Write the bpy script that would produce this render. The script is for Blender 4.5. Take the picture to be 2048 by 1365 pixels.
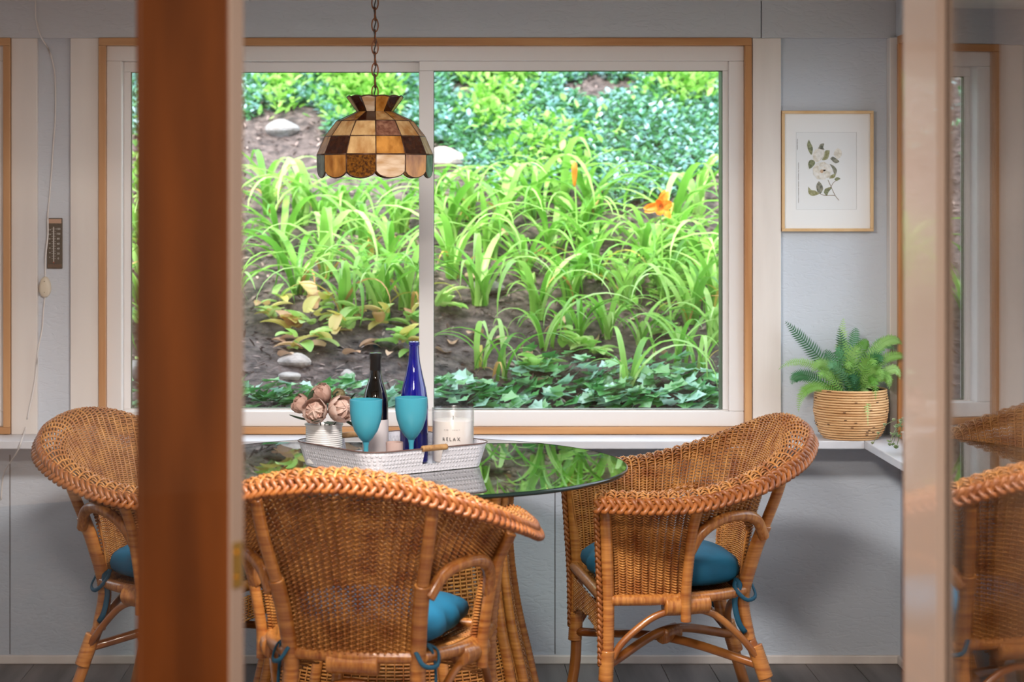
import bpy, bmesh, math, random
import numpy as np
from mathutils import Vector, Matrix
random.seed(7); rng = np.random.default_rng(7)
for o in list(bpy.data.objects): bpy.data.objects.remove(o)
SC = bpy.context.scene; COL = SC.collection
PI = math.pi
F, U0, V0, H, D = 4250.0, 850.0, 378.0, 1.5, 6.71

# ---------------- camera, sky, sun, lights, exposure ----------------
cd = bpy.data.cameras.new('camera'); cam = bpy.data.objects.new('camera', cd); COL.objects.link(cam)
cam.location = (0, 0, H); cam.rotation_euler = (PI/2, 0, 0)
cd.sensor_width = 36; cd.lens = F/2048*36
cd.shift_x = (1024-U0)/2048; cd.shift_y = -(682.5-V0)/2048
cd.clip_start = .05; cd.clip_end = 200
cd.dof.use_dof = True; cd.dof.focus_distance = 6.1; cd.dof.aperture_fstop = 3.6
SC.camera = cam
w = bpy.data.worlds.new('sky'); SC.world = w; w.use_nodes = True
bg = w.node_tree.nodes['Background']; bg.inputs[0].default_value = (.80, .90, 1.0, 1); bg.inputs[1].default_value = 2.1
sd = bpy.data.lights.new('sun', 'SUN'); sd.energy = 4.2; sd.angle = math.radians(12); sd.color = (1, .96, .86)
so = bpy.data.objects.new('sun', sd); COL.objects.link(so); so.rotation_euler = (math.radians(34), math.radians(-24), 0)
def area(name, loc, rot, sx, sy, e, col):
    l = bpy.data.lights.new(name, 'AREA'); l.shape = 'RECTANGLE'; l.size = sx; l.size_y = sy; l.energy = e; l.color = col
    o = bpy.data.objects.new(name, l); COL.objects.link(o); o.location = loc; o.rotation_euler = rot; return o
area('dining_fill_light', (-.3, 1.5, 2.33), (0, 0, 0), .5, .5, 80, (1, .88, .76))  # added warm fill, out of view, to brighten the dining side
area('sunroom_fill_light', (-.1, 4.25, 2.035), (0, 0, 0), .42, .42, 45, (1, .93, .87))  # added fill, out of view, to brighten the sunroom
vs = SC.view_settings; vs.view_transform = 'Standard'; vs.look = 'None'; vs.gamma = 1; vs.use_curve_mapping = False; vs.exposure = 0.95

# ---------------- helpers ----------------
def lin(h):
    h = h.lstrip('#'); c = [int(h[i:i+2], 16)/255 for i in (0, 2, 4)]
    return tuple((x/12.92 if x <= .04045 else ((x+.055)/1.055)**2.4) for x in c)
def X(u, y=D): return (u-U0)*y/F
def Z(v, y=D): return H-(v-V0)*y/F

def tag(o, label=None, cat=None, group=None, kind=None):
    if label: o['label'] = label
    if cat: o['category'] = cat
    if group: o['group'] = group
    if kind: o['kind'] = kind
    return o
def empty(name, loc=(0, 0, 0), rz=0, parent=None):
    o = bpy.data.objects.new(name, None); COL.objects.link(o); o.location = loc; o.rotation_euler = (0, 0, rz)
    o.empty_display_size = .05
    if parent: o.parent = parent
    return o
def link(name, me, parent=None):
    o = bpy.data.objects.new(name, me); COL.objects.link(o)
    if parent: o.parent = parent
    return o
class MB:
    def __init__(s): s.v = []; s.f = []; s.m = []
    def add(s, v, f, mi=0):
        n = len(s.v); s.v += [tuple(p) for p in v]; s.f += [tuple(i+n for i in q) for q in f]; s.m += [mi]*len(f); return s
    def box(s, x0, x1, y0, y1, z0, z1, b=0.0, mi=0):
        if x0 > x1: x0, x1 = x1, x0
        if y0 > y1: y0, y1 = y1, y0
        if z0 > z1: z0, z1 = z1, z0
        if b <= 0:
            v = [(x, y, z) for z in (z0, z1) for y in (y0, y1) for x in (x0, x1)]
            f = [(0, 2, 3, 1), (4, 5, 7, 6), (0, 1, 5, 4), (2, 6, 7, 3), (0, 4, 6, 2), (1, 3, 7, 5)]
            return s.add(v, f, mi)
        b = min(b, (x1-x0)*.45, (y1-y0)*.45, (z1-z0)*.45)
        bm = bmesh.new(); bmesh.ops.create_cube(bm, size=1)
        for q in bm.verts: q.co = ((x0+x1)/2+q.co.x*(x1-x0), (y0+y1)/2+q.co.y*(y1-y0), (z0+z1)/2+q.co.z*(z1-z0))
        bmesh.ops.bevel(bm, geom=bm.edges[:], offset=b, segments=2, affect='EDGES', profile=.5)
        bm.verts.index_update(); s.add([q.co[:] for q in bm.verts], [[q.index for q in f.verts] for f in bm.faces], mi); bm.free(); return s
    def lathe(s, prof, n=32, c=(0, 0, 0), mi=0, cap0=False, cap1=False, close=False):
        v = []; f = []
        for r, z in prof:
            for k in range(n):
                a = 2*PI*k/n; v.append((c[0]+r*math.cos(a), c[1]+r*math.sin(a), c[2]+z))
        m = len(prof)
        for i in range(m if close else m-1):
            j = (i+1) % m
            for k in range(n):
                k2 = (k+1) % n; f.append((i*n+k, i*n+k2, j*n+k2, j*n+k))
        if cap0: f.append(tuple(range(n-1, -1, -1)))
        if cap1: f.append(tuple((m-1)*n+k for k in range(n)))
        return s.add(v, f, mi)
    def tube(s, path, r, n=8, caps=True, closed=False, mi=0, flat=1.0):
        P = [Vector(p) for p in path]; m = len(P); rr = r if hasattr(r, '__len__') else [r]*m
        T = []
        for i in range(m):
            if closed: t = P[(i+1) % m]-P[i-1]
            else: t = P[min(i+1, m-1)]-P[max(i-1, 0)]
            T.append(t.normalized() if t.length > 1e-9 else Vector((0, 0, 1)))
        up = Vector((0, 0, 1)) if abs(T[0].z) < .9 else Vector((1, 0, 0))
        nrm = (up-T[0]*up.dot(T[0])).normalized(); v = []
        for i in range(m):
            nrm = (nrm-T[i]*nrm.dot(T[i])).normalized(); b = T[i].cross(nrm)
            for k in range(n):
                a = 2*PI*k/n; v.append(P[i]+nrm*(math.cos(a)*rr[i])+b*(math.sin(a)*rr[i]*flat))
        f = []
        for i in range(m if closed else m-1):
            j = (i+1) % m
            for k in range(n):
                k2 = (k+1) % n; f.append((i*n+k, i*n+k2, j*n+k2, j*n+k))
        if caps and not closed:
            f.append(tuple(range(n-1, -1, -1))); f.append(tuple((m-1)*n+k for k in range(n)))
        return s.add(v, f, mi)
    def prism(s, poly, y0, y1, mi=0):   # poly in x,z ; extruded in y
        n = len(poly); v = [(x, y0, z) for x, z in poly]+[(x, y1, z) for x, z in poly]
        f = [tuple(range(n)), tuple(range(2*n-1, n-1, -1))]+[(i, i+n, (i+1) % n+n, (i+1) % n) for i in range(n)]
        return s.add(v, f, mi)
    def build(s, name, mats, parent=None, smooth=False, angle=None):
        me = bpy.data.meshes.new(name); me.from_pydata(s.v, [], s.f)
        mats = mats if isinstance(mats, (list, tuple)) else [mats]
        for m in mats: me.materials.append(m)
        if len(mats) > 1: me.polygons.foreach_set('material_index', s.m)
        if smooth or angle: me.polygons.foreach_set('use_smooth', [True]*len(me.polygons))
        if angle: me.set_sharp_from_angle(angle=math.radians(angle))
        me.update(); return link(name, me, parent)
def npmesh(name, V, Fa, mat, parent=None, smooth=False, rnd=None):
    V = np.asarray(V, np.float32); Fa = np.asarray(Fa, np.int32); k = Fa.shape[1]
    me = bpy.data.meshes.new(name); me.vertices.add(len(V)); me.vertices.foreach_set('co', V.ravel())
    me.loops.add(Fa.size); me.loops.foreach_set('vertex_index', Fa.ravel())
    me.polygons.add(len(Fa)); me.polygons.foreach_set('loop_start', np.arange(0, Fa.size, k, dtype=np.int32))
    me.update(calc_edges=True); me.validate()
    if smooth: me.polygons.foreach_set('use_smooth', np.ones(len(Fa), bool))
    if rnd is not None:
        a = me.attributes.new('rnd', 'FLOAT', 'FACE'); a.data.foreach_set('value', np.asarray(rnd, np.float32))
    me.materials.append(mat); return link(name, me, parent)
def spline(keys, n):
    K = np.array(keys, float); m = len(K); out = []
    for q in np.linspace(0, m-1, n):
        i = min(int(q), m-2); t = q-i
        p0 = K[max(i-1, 0)] if i > 0 else 2*K[0]-K[1]; p1 = K[i]; p2 = K[i+1]; p3 = K[i+2] if i+2 < m else 2*K[-1]-K[-2]
        out.append(.5*((2*p1)+(-p0+p2)*t+(2*p0-5*p1+4*p2-p3)*t*t+(-p0+3*p1-3*p2+p3)*t**3))
    return np.array(out)
def tree_copy(o, parent=None):
    c = o.copy(); COL.objects.link(c); c.parent = parent
    for ch in o.children: tree_copy(ch, c)
    return c
def text_mesh(txt, size, spacing=1.0):
    cu = bpy.data.curves.new('lettering', 'FONT'); cu.body = txt; cu.size = size; cu.align_x = 'CENTER'; cu.align_y = 'CENTER'; cu.space_character = spacing
    o = bpy.data.objects.new('lettering', cu); COL.objects.link(o)
    bpy.context.view_layer.update()
    dg = bpy.context.evaluated_depsgraph_get(); me = bpy.data.meshes.new_from_object(o.evaluated_get(dg))
    v = [q.co.copy() for q in me.vertices]; f = [tuple(p.vertices) for p in me.polygons]
    bpy.data.objects.remove(o); bpy.data.curves.remove(cu); bpy.data.meshes.remove(me)
    return v, f

# ---------------- materials ----------------
def nmat(name):
    m = bpy.data.materials.new(name); m.use_nodes = True; nt = m.node_tree
    return m, nt, nt.nodes['Principled BSDF'], nt.nodes['Material Output']
def N(nt, t, **k):
    n = nt.nodes.new(t)
    for a, b in k.items(): setattr(n, a, b)
    return n
def pmat(name, col, rough=.5, metal=0, col2=None, scale=8, stretch=(1, 1, 1), bump=0, bscale=None, coords='Object', trans=0, coat=0, spec=.5, bdist=.002, contrast=(.35, .65), ior=1.5, detail=4, rnd=0):
    m, nt, p, out = nmat(name); c = lin(col) if isinstance(col, str) else col
    p.inputs['Base Color'].default_value = (*c, 1); p.inputs['Roughness'].default_value = rough; p.inputs['Metallic'].default_value = metal
    p.inputs['Transmission Weight'].default_value = trans; p.inputs['Coat Weight'].default_value = coat; p.inputs['Specular IOR Level'].default_value = spec; p.inputs['IOR'].default_value = ior
    tc = N(nt, 'ShaderNodeTexCoord'); mp = N(nt, 'ShaderNodeMapping'); mp.inputs['Scale'].default_value = stretch
    nt.links.new(tc.outputs[coords], mp.inputs[0])
    if col2:
        c2 = lin(col2) if isinstance(col2, str) else col2
        nz = N(nt, 'ShaderNodeTexNoise'); nz.inputs['Scale'].default_value = scale; nz.inputs['Detail'].default_value = detail
        nt.links.new(mp.outputs[0], nz.inputs['Vector'])
        cr = N(nt, 'ShaderNodeValToRGB'); cr.color_ramp.elements[0].color = (*c, 1); cr.color_ramp.elements[1].color = (*c2, 1)
        cr.color_ramp.elements[0].position = contrast[0]; cr.color_ramp.elements[1].position = contrast[1]
        nt.links.new(nz.outputs['Fac'], cr.inputs[0]); last = cr.outputs[0]
        if rnd:
            oi = N(nt, 'ShaderNodeObjectInfo'); hv = N(nt, 'ShaderNodeHueSaturation'); ma = N(nt, 'ShaderNodeMath', operation='MULTIPLY_ADD')
            ma.inputs[1].default_value = rnd*2; ma.inputs[2].default_value = 1-rnd
            nt.links.new(oi.outputs['Random'], ma.inputs[0]); nt.links.new(ma.outputs[0], hv.inputs['Value']); nt.links.new(last, hv.inputs['Color']); last = hv.outputs[0]
        nt.links.new(last, p.inputs['Base Color'])
    if bump:
        nb = N(nt, 'ShaderNodeTexNoise'); nb.inputs['Scale'].default_value = bscale or scale*3; nb.inputs['Detail'].default_value = 5
        nt.links.new(mp.outputs[0], nb.inputs['Vector']); bp = N(nt, 'ShaderNodeBump'); bp.inputs['Strength'].default_value = bump; bp.inputs['Distance'].default_value = bdist
        nt.links.new(nb.outputs['Fac'], bp.inputs['Height']); nt.links.new(bp.outputs[0], p.inputs['Normal'])
    return m
def glass_mat(name, ior=1.5, tint=(1, 1, 1), rough=0.0, power=1.0):
    m, nt, p, out = nmat(name); nt.nodes.remove(p)
    tr = N(nt, 'ShaderNodeBsdfTransparent'); tr.inputs[0].default_value = (*tint, 1)
    gl = N(nt, 'ShaderNodeBsdfGlossy'); gl.inputs['Roughness'].default_value = rough
    fr = N(nt, 'ShaderNodeFresnel'); ge = N(nt, 'ShaderNodeNewGeometry'); mx = N(nt, 'ShaderNodeMix')
    mx.inputs[2].default_value = ior; mx.inputs[3].default_value = 1/ior
    nt.links.new(ge.outputs['Backfacing'], mx.inputs[0]); nt.links.new(mx.outputs[0], fr.inputs['IOR']); pw_ = N(nt, 'ShaderNodeMath', operation='POWER'); pw_.inputs[1].default_value = power; nt.links.new(fr.outputs[0], pw_.inputs[0]); fr = pw_
    ms = N(nt, 'ShaderNodeMixShader'); nt.links.new(fr.outputs[0], ms.inputs[0]); nt.links.new(tr.outputs[0], ms.inputs[1]); nt.links.new(gl.outputs[0], ms.inputs[2])
    nt.links.new(ms.outputs[0], out.inputs[0]); return m
def leaf_mat(name, cols, trans=.35, rough=.45, attr=False, spec=.5, scale=9):
    m, nt, p, out = nmat(name)
    cr = N(nt, 'ShaderNodeValToRGB'); e = cr.color_ramp.elements
    while len(e) < len(cols): e.new(.5)
    for i, c in enumerate(cols): e[i].position = i/(len(cols)-1); e[i].color = (*lin(c), 1)
    if attr:
        a = N(nt, 'ShaderNodeAttribute'); a.attribute_name = 'rnd'; src = a.outputs['Fac']
    else:
        oi = N(nt, 'ShaderNodeObjectInfo'); tc = N(nt, 'ShaderNodeTexCoord'); nz = N(nt, 'ShaderNodeTexNoise'); nz.inputs['Scale'].default_value = scale
        nt.links.new(tc.outputs['Object'], nz.inputs['Vector'])
        a1 = N(nt, 'ShaderNodeMath', operation='MULTIPLY'); a1.inputs[1].default_value = .75; nt.links.new(oi.outputs['Random'], a1.inputs[0])
        a2 = N(nt, 'ShaderNodeMath', operation='MULTIPLY_ADD'); a2.inputs[1].default_value = .5; nt.links.new(nz.outputs['Fac'], a2.inputs[0]); nt.links.new(a1.outputs[0], a2.inputs[2])
        a3 = N(nt, 'ShaderNodeMath', operation='SUBTRACT'); a3.inputs[1].default_value = .12; nt.links.new(a2.outputs[0], a3.inputs[0]); src = a3.outputs[0]
    nt.links.new(src, cr.inputs[0]); nt.links.new(cr.outputs[0], p.inputs['Base Color']); p.inputs['Roughness'].default_value = rough; p.inputs['Specular IOR Level'].default_value = spec
    tl = N(nt, 'ShaderNodeBsdfTranslucent'); nt.links.new(cr.outputs[0], tl.inputs[0]); ms = N(nt, 'ShaderNodeMixShader'); ms.inputs[0].default_value = trans
    nt.links.new(p.outputs[0], ms.inputs[1]); nt.links.new(tl.outputs[0], ms.inputs[2]); nt.links.new(ms.outputs[0], out.inputs[0]); return m
def translucent_mat(name, col, t=.4, rough=.3, col2=None, scale=10, stretch=(1, 1, 1)):
    m = pmat(name, col, rough, col2=col2, scale=scale, stretch=stretch); nt = m.node_tree; p = nt.nodes['Principled BSDF']; out = nt.nodes['Material Output']
    tl = N(nt, 'ShaderNodeBsdfTranslucent'); tl.inputs[0].default_value = p.inputs['Base Color'].default_value
    if p.inputs['Base Color'].is_linked: nt.links.new(p.inputs['Base Color'].links[0].from_socket, tl.inputs[0])
    ms = N(nt, 'ShaderNodeMixShader'); ms.inputs[0].default_value = t
    nt.links.new(p.outputs[0], ms.inputs[1]); nt.links.new(tl.outputs[0], ms.inputs[2]); nt.links.new(ms.outputs[0], out.inputs[0]); return m
def plywood_mat(name, col, col2):
    m = pmat(name, col, .48, col2=col2, scale=1.6, contrast=(.3, .7)); nt = m.node_tree; p = nt.nodes['Principled BSDF']
    tc = N(nt, 'ShaderNodeTexCoord'); mp = N(nt, 'ShaderNodeMapping'); mp.inputs['Scale'].default_value = (22, 22, 55)
    nt.links.new(tc.outputs['Object'], mp.inputs[0]); a = N(nt, 'ShaderNodeTexNoise'); a.inputs['Scale'].default_value = 1; a.inputs['Detail'].default_value = 6; a.inputs['Distortion'].default_value = 1.2
    nt.links.new(mp.outputs[0], a.inputs['Vector'])
    cr = N(nt, 'ShaderNodeValToRGB'); cr.color_ramp.elements[0].position = .25; cr.color_ramp.elements[1].position = .52
    nt.links.new(a.outputs['Fac'], cr.inputs[0])
    b = N(nt, 'ShaderNodeBump'); b.inputs['Strength'].default_value = .32; b.inputs['Distance'].default_value = .003
    nt.links.new(cr.outputs[0], b.inputs['Height']); nt.links.new(b.outputs[0], p.inputs['Normal']); return m
def wood_mat(name, c1, c2, axis='z', rough=.45, sc=26, coat=0, bump=.15):
    st = {'x': (.06, 1, 1), 'y': (1, .06, 1), 'z': (1, 1, .06)}[axis]
    return pmat(name, c1, rough, col2=c2, scale=sc, stretch=st, bump=bump, bscale=sc*2, coat=coat, contrast=(.3, .7), bdist=.001)

M = {}
M['wall'] = plywood_mat('blue_grey_wall_paint', '#bfcad6', '#cbd3de')
M['beam'] = plywood_mat('grey_beam_paint', '#bcc3cb', '#c6cbd2')
M['board'] = pmat('off_white_board_paint', '#ddd6d1', .42, col2='#e8e2dd', scale=14, stretch=(1, 1, .12), bump=.1)
M['vinyl'] = pmat('white_vinyl', '#e4e0de', .35)
M['casing_v'] = wood_mat('pine_casing_upright', '#a8703f', '#cf9c6a', 'z')
M['casing_h'] = wood_mat('pine_casing_level', '#a8703f', '#cf9c6a', 'x')
M['casing_d'] = wood_mat('pine_casing_side', '#a8703f', '#cf9c6a', 'y')
M['sill'] = pmat('pale_sill_paint', '#c9cdd6', .4, col2='#d4d6dc', scale=9)
M['ceil'] = pmat('white_ceiling_paint', '#d6d2cd', .6)
M['glass'] = glass_mat('window_glass', 1.45)
M['doorglass'] = glass_mat('door_glass', 1.62, power=.6); M['doorglass_clear'] = glass_mat('clear_door_glass', 1.5)
M['tableglass'] = glass_mat('table_glass', 1.8, tint=(.90, .97, .93), power=.5)
M['tableedge'] = pmat('dark_green_glass_edge', '#10201c', .08)
M['gasket'] = pmat('dark_green_gasket', '#4b5544', .5)
M['screen'] = pmat('grey_screen_mesh', '#3c4440', .6)
M['floor'] = pmat('grey_vinyl_plank', '#4f4948', .42, col2='#8a8382', scale=14, stretch=(1, .07, 1), bump=.1, contrast=(.3, .75), rnd=.12, detail=7)
M['groove'] = pmat('dark_joint', '#2a2626', .8)
M['dwall'] = pmat('cream_dining_wall', '#cdb49c', .7)
M['dfloor'] = pmat('brown_dining_floor', '#6b4630', .5, col2='#7d5439', scale=8, stretch=(1, .1, 1))
M['stain'] = pmat('orange_brown_stained_pine', '#361702', .4, col2='#552a07', scale=3.2, stretch=(3.2, 3.2, .5), coat=.3, contrast=(.3, .72))
M['beige'] = pmat('glossy_beige_door_paint', '#8f7f74', .13, coat=.5)
M['brass'] = pmat('brass', '#c8a04a', .25, metal=1)
M['cane'] = pmat('honey_rattan_weave', '#85481a', .42, col2='#bd8444', scale=22, contrast=(.3, .7), coat=.05)
M['braid'] = pmat('orange_rattan_braid', '#6b350e', .48, col2='#985a25', scale=30, contrast=(.3, .7), coat=.05)
M['wrap'] = pmat('wrapped_cane', '#87481a', .35, col2='#bb7e3e', scale=9, stretch=(1, 1, 14), contrast=(.3, .7), coat=.3)
M['wraph'] = pmat('wrapped_cane_level', '#87481a', .35, col2='#bb7e3e', scale=9, stretch=(14, 14, 1), contrast=(.3, .7), coat=.3)
M['pole'] = pmat('smooth_rattan_pole', '#7c4218', .3, col2='#a86c32', scale=7, coat=.4)
M['cushion'] = pmat('teal_cushion_cotton', '#02506e', .75, col2='#046488', scale=5, bump=.35, bscale=420, bdist=.0006)
M['tie'] = pmat('teal_cotton_tie', '#04465f', .7)
M['traymetal'] = None
M['bronze'] = pmat('dark_bronze_came', '#4a3022', .45, metal=.6)
M['chain'] = pmat('antique_copper_chain', '#7a4a30', .4, metal=.8)
M['black'] = pmat('black_plastic', '#1d1d1d', .5)
def tray_mat():
    m = pmat('embossed_white_metal', '#bfbcc2', .4); nt = m.node_tree; p = nt.nodes['Principled BSDF']
    tc = N(nt, 'ShaderNodeTexCoord'); v = N(nt, 'ShaderNodeTexVoronoi'); v.inputs['Scale'].default_value = 95; v.inputs['Randomness'].default_value = .12
    nt.links.new(tc.outputs['Object'], v.inputs['Vector']); b = N(nt, 'ShaderNodeBump'); b.inputs['Strength'].default_value = .7; b.inputs['Distance'].default_value = .002; b.invert = True
    cr = N(nt, 'ShaderNodeValToRGB'); cr.color_ramp.elements[0].position = .3; cr.color_ramp.elements[1].position = .5
    nt.links.new(v.outputs['Distance'], cr.inputs[0]); nt.links.new(cr.outputs[0], b.inputs['Height']); nt.links.new(b.outputs[0], p.inputs['Normal'])
    return m
M['tray'] = tray_mat()

# ---------------- setting: floor, walls, ceiling ----------------
XR, XL, YP = 1.5, -2.6, 3.45       # right wall, left wall, partition plane (dining side)
fl = MB().box(XL, XR, YP, D, -.06, -.006).build('floor', M['groove']); tag(fl, kind='structure')
pw = .152; i = 0; x = XL
while x < XR-1e-3:
    x2 = min(x+pw, XR); y = YP
    cuts = sorted([YP+.4+((i*0.57) % 1.1), YP+1.9+((i*.37) % .9)])
    for y2 in cuts+[D]:
        MB().box(x+.0007, x2-.0007, y+.0007, y2-.0007, -.006, 0, .0012).build('floor_plank', M['floor'], fl); y = y2
    x = x2; i += 1
zt = 2.10
WZ0, WZ1 = Z(853), Z(92)          # rough window opening height
WX0, WX1 = X(214), X(1487)
W2X1 = X(10)                       # right edge of opening of left window
W2X0 = W2X1-1.35
wf = MB()
Yw0, Yw1 = D, D+.13
zs = Z(868)
wf.box(XL-.12, XR+.12, Yw0, Yw1, -.05, WZ0)
wf.box(XL-.12, XR+.12, Yw0, Yw1, WZ1, zt+.1)
wf.box(XL-.12, W2X0, Yw0, Yw1, WZ0, WZ1); wf.box(W2X1, WX0, Yw0, Yw1, WZ0, WZ1); wf.box(WX1, XR+.12, Yw0, Yw1, WZ0, WZ1)
wf = tag(wf.build('wall_front', M['wall']), kind='structure')
# panel joints on the lower wall
for u in (1110, 20):
    MB().box(X(u)-.0012, X(u)+.0012, D-.0008, D+.0004, .03, .66).build('panel_joint', M['groove'], wf)
# right wall with window opening
RY0, RY1 = 5.15, 6.585
wr = MB(); wr.box(XR, XR+.12, YP, D, -.05, WZ0); wr.box(XR, XR+.12, YP, D, WZ1, zt+.1)
wr.box(XR, XR+.12, YP, RY0, WZ0, WZ1); wr.box(XR, XR+.12, RY1, D, WZ0, WZ1)
tag(wr.build('wall_right', M['wall']), kind='structure')
tag(MB().box(XL-.12, XL, YP, D, -.05, zt+.1).build('wall_left', M['wall']), kind='structure')
ce = tag(MB().box(XL-.12, XR+.12, YP+.1, D, zt, zt+.12).build('ceiling', M['ceil']), kind='structure')
bw = (XR-XL)/8
for k in range(8):
    MB().box(XL+k*bw+.002, XL+(k+1)*bw-.002, YP+.12, D-.01, zt-.008, zt+.001, .002).build('ceiling_board', M['ceil'], ce)
# roof slab with eaves outside
tag(MB().box(XL-.4, XR+.35, -1.8, D+.25, 2.46, 2.56).build('ceiling_2', M['ceil']), kind='structure')
# header beam, two lengths
bm_ = empty('trim_1'); tag(bm_, kind='structure')
zb = Z(77)
MB().box(XL, X(1520)-.0012, D-.028, D, zb, zt, .003).build('beam_board', M['beam'], bm_)
MB().box(X(1520)+.0012, XR, D-.028, D, zb, zt, .003).build('beam_board', M['beam'], bm_)
bm2 = MB().box(XR-.02, XR, YP+.1, D-.028, zb, zt, .003).build('trim_2', M['beam']); tag(bm2, kind='structure')
# upright white boards
def board(n, x0, x1, z0=None, y0=D-.022, y1=D):
    tag(MB().box(x0, x1, y0, y1, Z(868.0) if z0 is None else z0, zb, .002).build(n, M['board']), kind='structure')
board('trim_3', X(143), X(200)); board('trim_4', X(1503), X(1560)); board('trim_5', X(25), X(77)); board('trim_6', X(1773), XR, y0=D-.05)
tag(MB().box(XR-.02, XR, RY0-.17, RY0-.05, zs, zb, .002).build('trim_7', M['board']), kind='structure')
# sill ledges
yf = D-.195; sy = .03
poly = [(XL, D-.001), (XL, yf), (XR-.152, yf), (XR-.152, YP+.15), (XR-.001, YP+.15), (XR-.001, D-.001)]
s1 = MB().box(XL+.002, XR-.152, yf, D, zs-.025, zs, .003).build('trim_8', M['sill']); tag(s1, kind='structure')
s2 = MB().box(XR-.152, XR, YP+.15, D, zs-.025, zs, .003).build('trim_9', M['sill']); tag(s2, kind='structure')
# baseboards
def bb(n, a):
    tag(MB().box(*a, .004).build(n, M['board']), kind='structure')
bb('baseboard_front', (XL, XR, D-.012, D, 0, .028)); bb('baseboard_right', (XR-.012, XR, YP+.1, D-.012, 0, .028)); bb('baseboard_left', (XL, XL+.012, YP+.1, D-.012, 0, .028))

def window(n, x0, x1, z0, z1, split, y_, xf=None, parent_rot=None, cas=.022, origin=(0, 0, 0), rz=0):
    """window in local frame: x along wall, y outward, opening x0..x1"""
    w = empty(n, origin, rz); tag(w, kind='structure')
    c = cas
    MB().box(x0-c, x1+c, y_-.032, y_, z1, z1+c+.002, .002).build('window_casing', M['casing_h'], w)
    MB().box(x0-c, x1+c, y_-.032, y_, z0-c, z0, .002).build('window_casing', M['casing_h'], w)
    MB().box(x0-c, x0, y_-.033, y_, z0, z1, .002).build('window_casing', M['casing_v'], w)
    MB().box(x1, x1+c, y_-.033, y_, z0, z1, .002).build('window_casing', M['casing_v'], w)
    fw = .048
    f = MB(); f.box(x0, x1, y_-.012, y_+.09, z1-fw, z1, .003); f.box(x0, x1, y_-.012, y_+.09, z0, z0+fw, .003)
    f.box(x0, x0+fw, y_-.012, y_+.09, z0+fw, z1-fw, .003); f.box(x1-fw, x1, y_-.012, y_+.09, z0+fw, z1-fw, .003)
    f.build('window_frame', M['vinyl'], w)
    a0, a1, b0, b1 = x0+fw, x1-fw, z0+fw, z1-fw
    def sash(p0, p1, yy, t, name='sash', tt=None):
        s = MB(); tt = tt or t
        s.box(p0, p1, yy, yy+.03, b1-tt, b1, .002); s.box(p0, p1, yy, yy+.03, b0, b0+.004, .001)
        s.box(p0, p0+t[0] if isinstance(t, tuple) else p0+t, yy, yy+.03, b0+.004, b1-tt, .002)
        s.box(p1-(t[1] if isinstance(t, tuple) else t), p1, yy, yy+.03, b0+.004, b1-tt, .002)
        o = s.build(name, M['vinyl'], w)
        l = t[0] if isinstance(t, tuple) else t; r = t[1] if isinstance(t, tuple) else t
        MB().box(p0+l, p1-r, yy+.012, yy+.016, b0+.004, b1-tt).build('pane', M['glass'], o)
        g = MB(); e = .0022
        g.box(p0+l, p0+l+e, yy+.004, yy+.02, b0+.004, b1-tt); g.box(p1-r-e, p1-r, yy+.004, yy+.02, b0+.004, b1-tt)
        g.box(p0+l+e, p1-r-e, yy+.004, yy+.02, b0+.004, b0+.004+e); g.box(p0+l+e, p1-r-e, yy+.004, yy+.02, b1-tt-e, b1-tt)
        g.build('gasket', M['gasket'], o)
        return o
    if split:
        sash(a0, split+.02, y_+.035, (.022, .024), tt=.032)
        sash(split-.022, a1, y_-.002, (.046, .018), tt=.03)
        MB().box(a1-.019, a1-.001, y_+.03, y_+.085, b0, b1).build('jamb_liner', M['gasket'], w)
    else:
        sash(a0, a1, y_+.02, .02, tt=.03)
    return w
window('window_1', WX0, WX1, WZ0, WZ1, X(852), D)
window('window_2', W2X0, W2X1, WZ0, WZ1, None, D)
# window in the right wall: local x -> world -y
window('window_3', -RY1, -RY0, WZ0, WZ1, -5.87, XR, rz=-PI/2)

# ---------------- partition, doors, dining room ----------------
OX0, OX1, OZ = -.965, .80, 2.04
pt = MB(); pt.box(-3.2, OX0-.03, YP, YP+.11, -.05, 2.42); pt.box(OX1+.03, 3.2, YP, YP+.11, -.05, 2.42); pt.box(OX0-.03, OX1+.03, YP, YP+.11, OZ+.03, 2.42)
tag(pt.build('wall_partition', M['dwall']), kind='structure')
jb = MB(); jb.box(OX0-.03, OX0, YP-.002, YP+.112, 0, OZ, .002); jb.box(OX1, OX1+.03, YP-.002, YP+.112, 0, OZ, .002); jb.box(OX0-.03, OX1+.03, YP-.002, YP+.112, OZ, OZ+.03, .002)
tag(jb.build('trim_10', M['stain']), kind='structure')
for n, a in (('trim_11', (OX0-.12, OX0-.03, YP-.02, YP, 0, OZ+.12)), ('trim_12', (OX1+.03, OX1+.12, YP-.02, YP, 0, OZ+.12)), ('trim_13', (OX0-.03, OX1+.03, YP-.02, YP, OZ+.03, OZ+.12))):
    tag(MB().box(*a, .003).build(n, M['stain']), kind='structure')
tag(MB().box(-3.2, 3.2, -1.8, YP, -.06, 0).build('floor_2', M['dfloor']), kind='structure')
tag(MB().box(-3.2, 3.2, -1.8, YP+.1, 2.40, 2.45).build('ceiling_3', M['ceil']), kind='structure')
tag(MB().box(-3.3, -3.2, -1.8, YP, -.05, 2.42).build('wall_dining_left', M['dwall']), kind='structure')
tag(MB().box(3.2, 3.3, -1.8, YP, -.05, 2.42).build('wall_dining_right', M['dwall']), kind='structure')
tag(MB().box(-3.2, 3.2, -1.9, -1.8, -.05, 2.42).build('wall_dining_back', M['dwall']), kind='structure')

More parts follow.
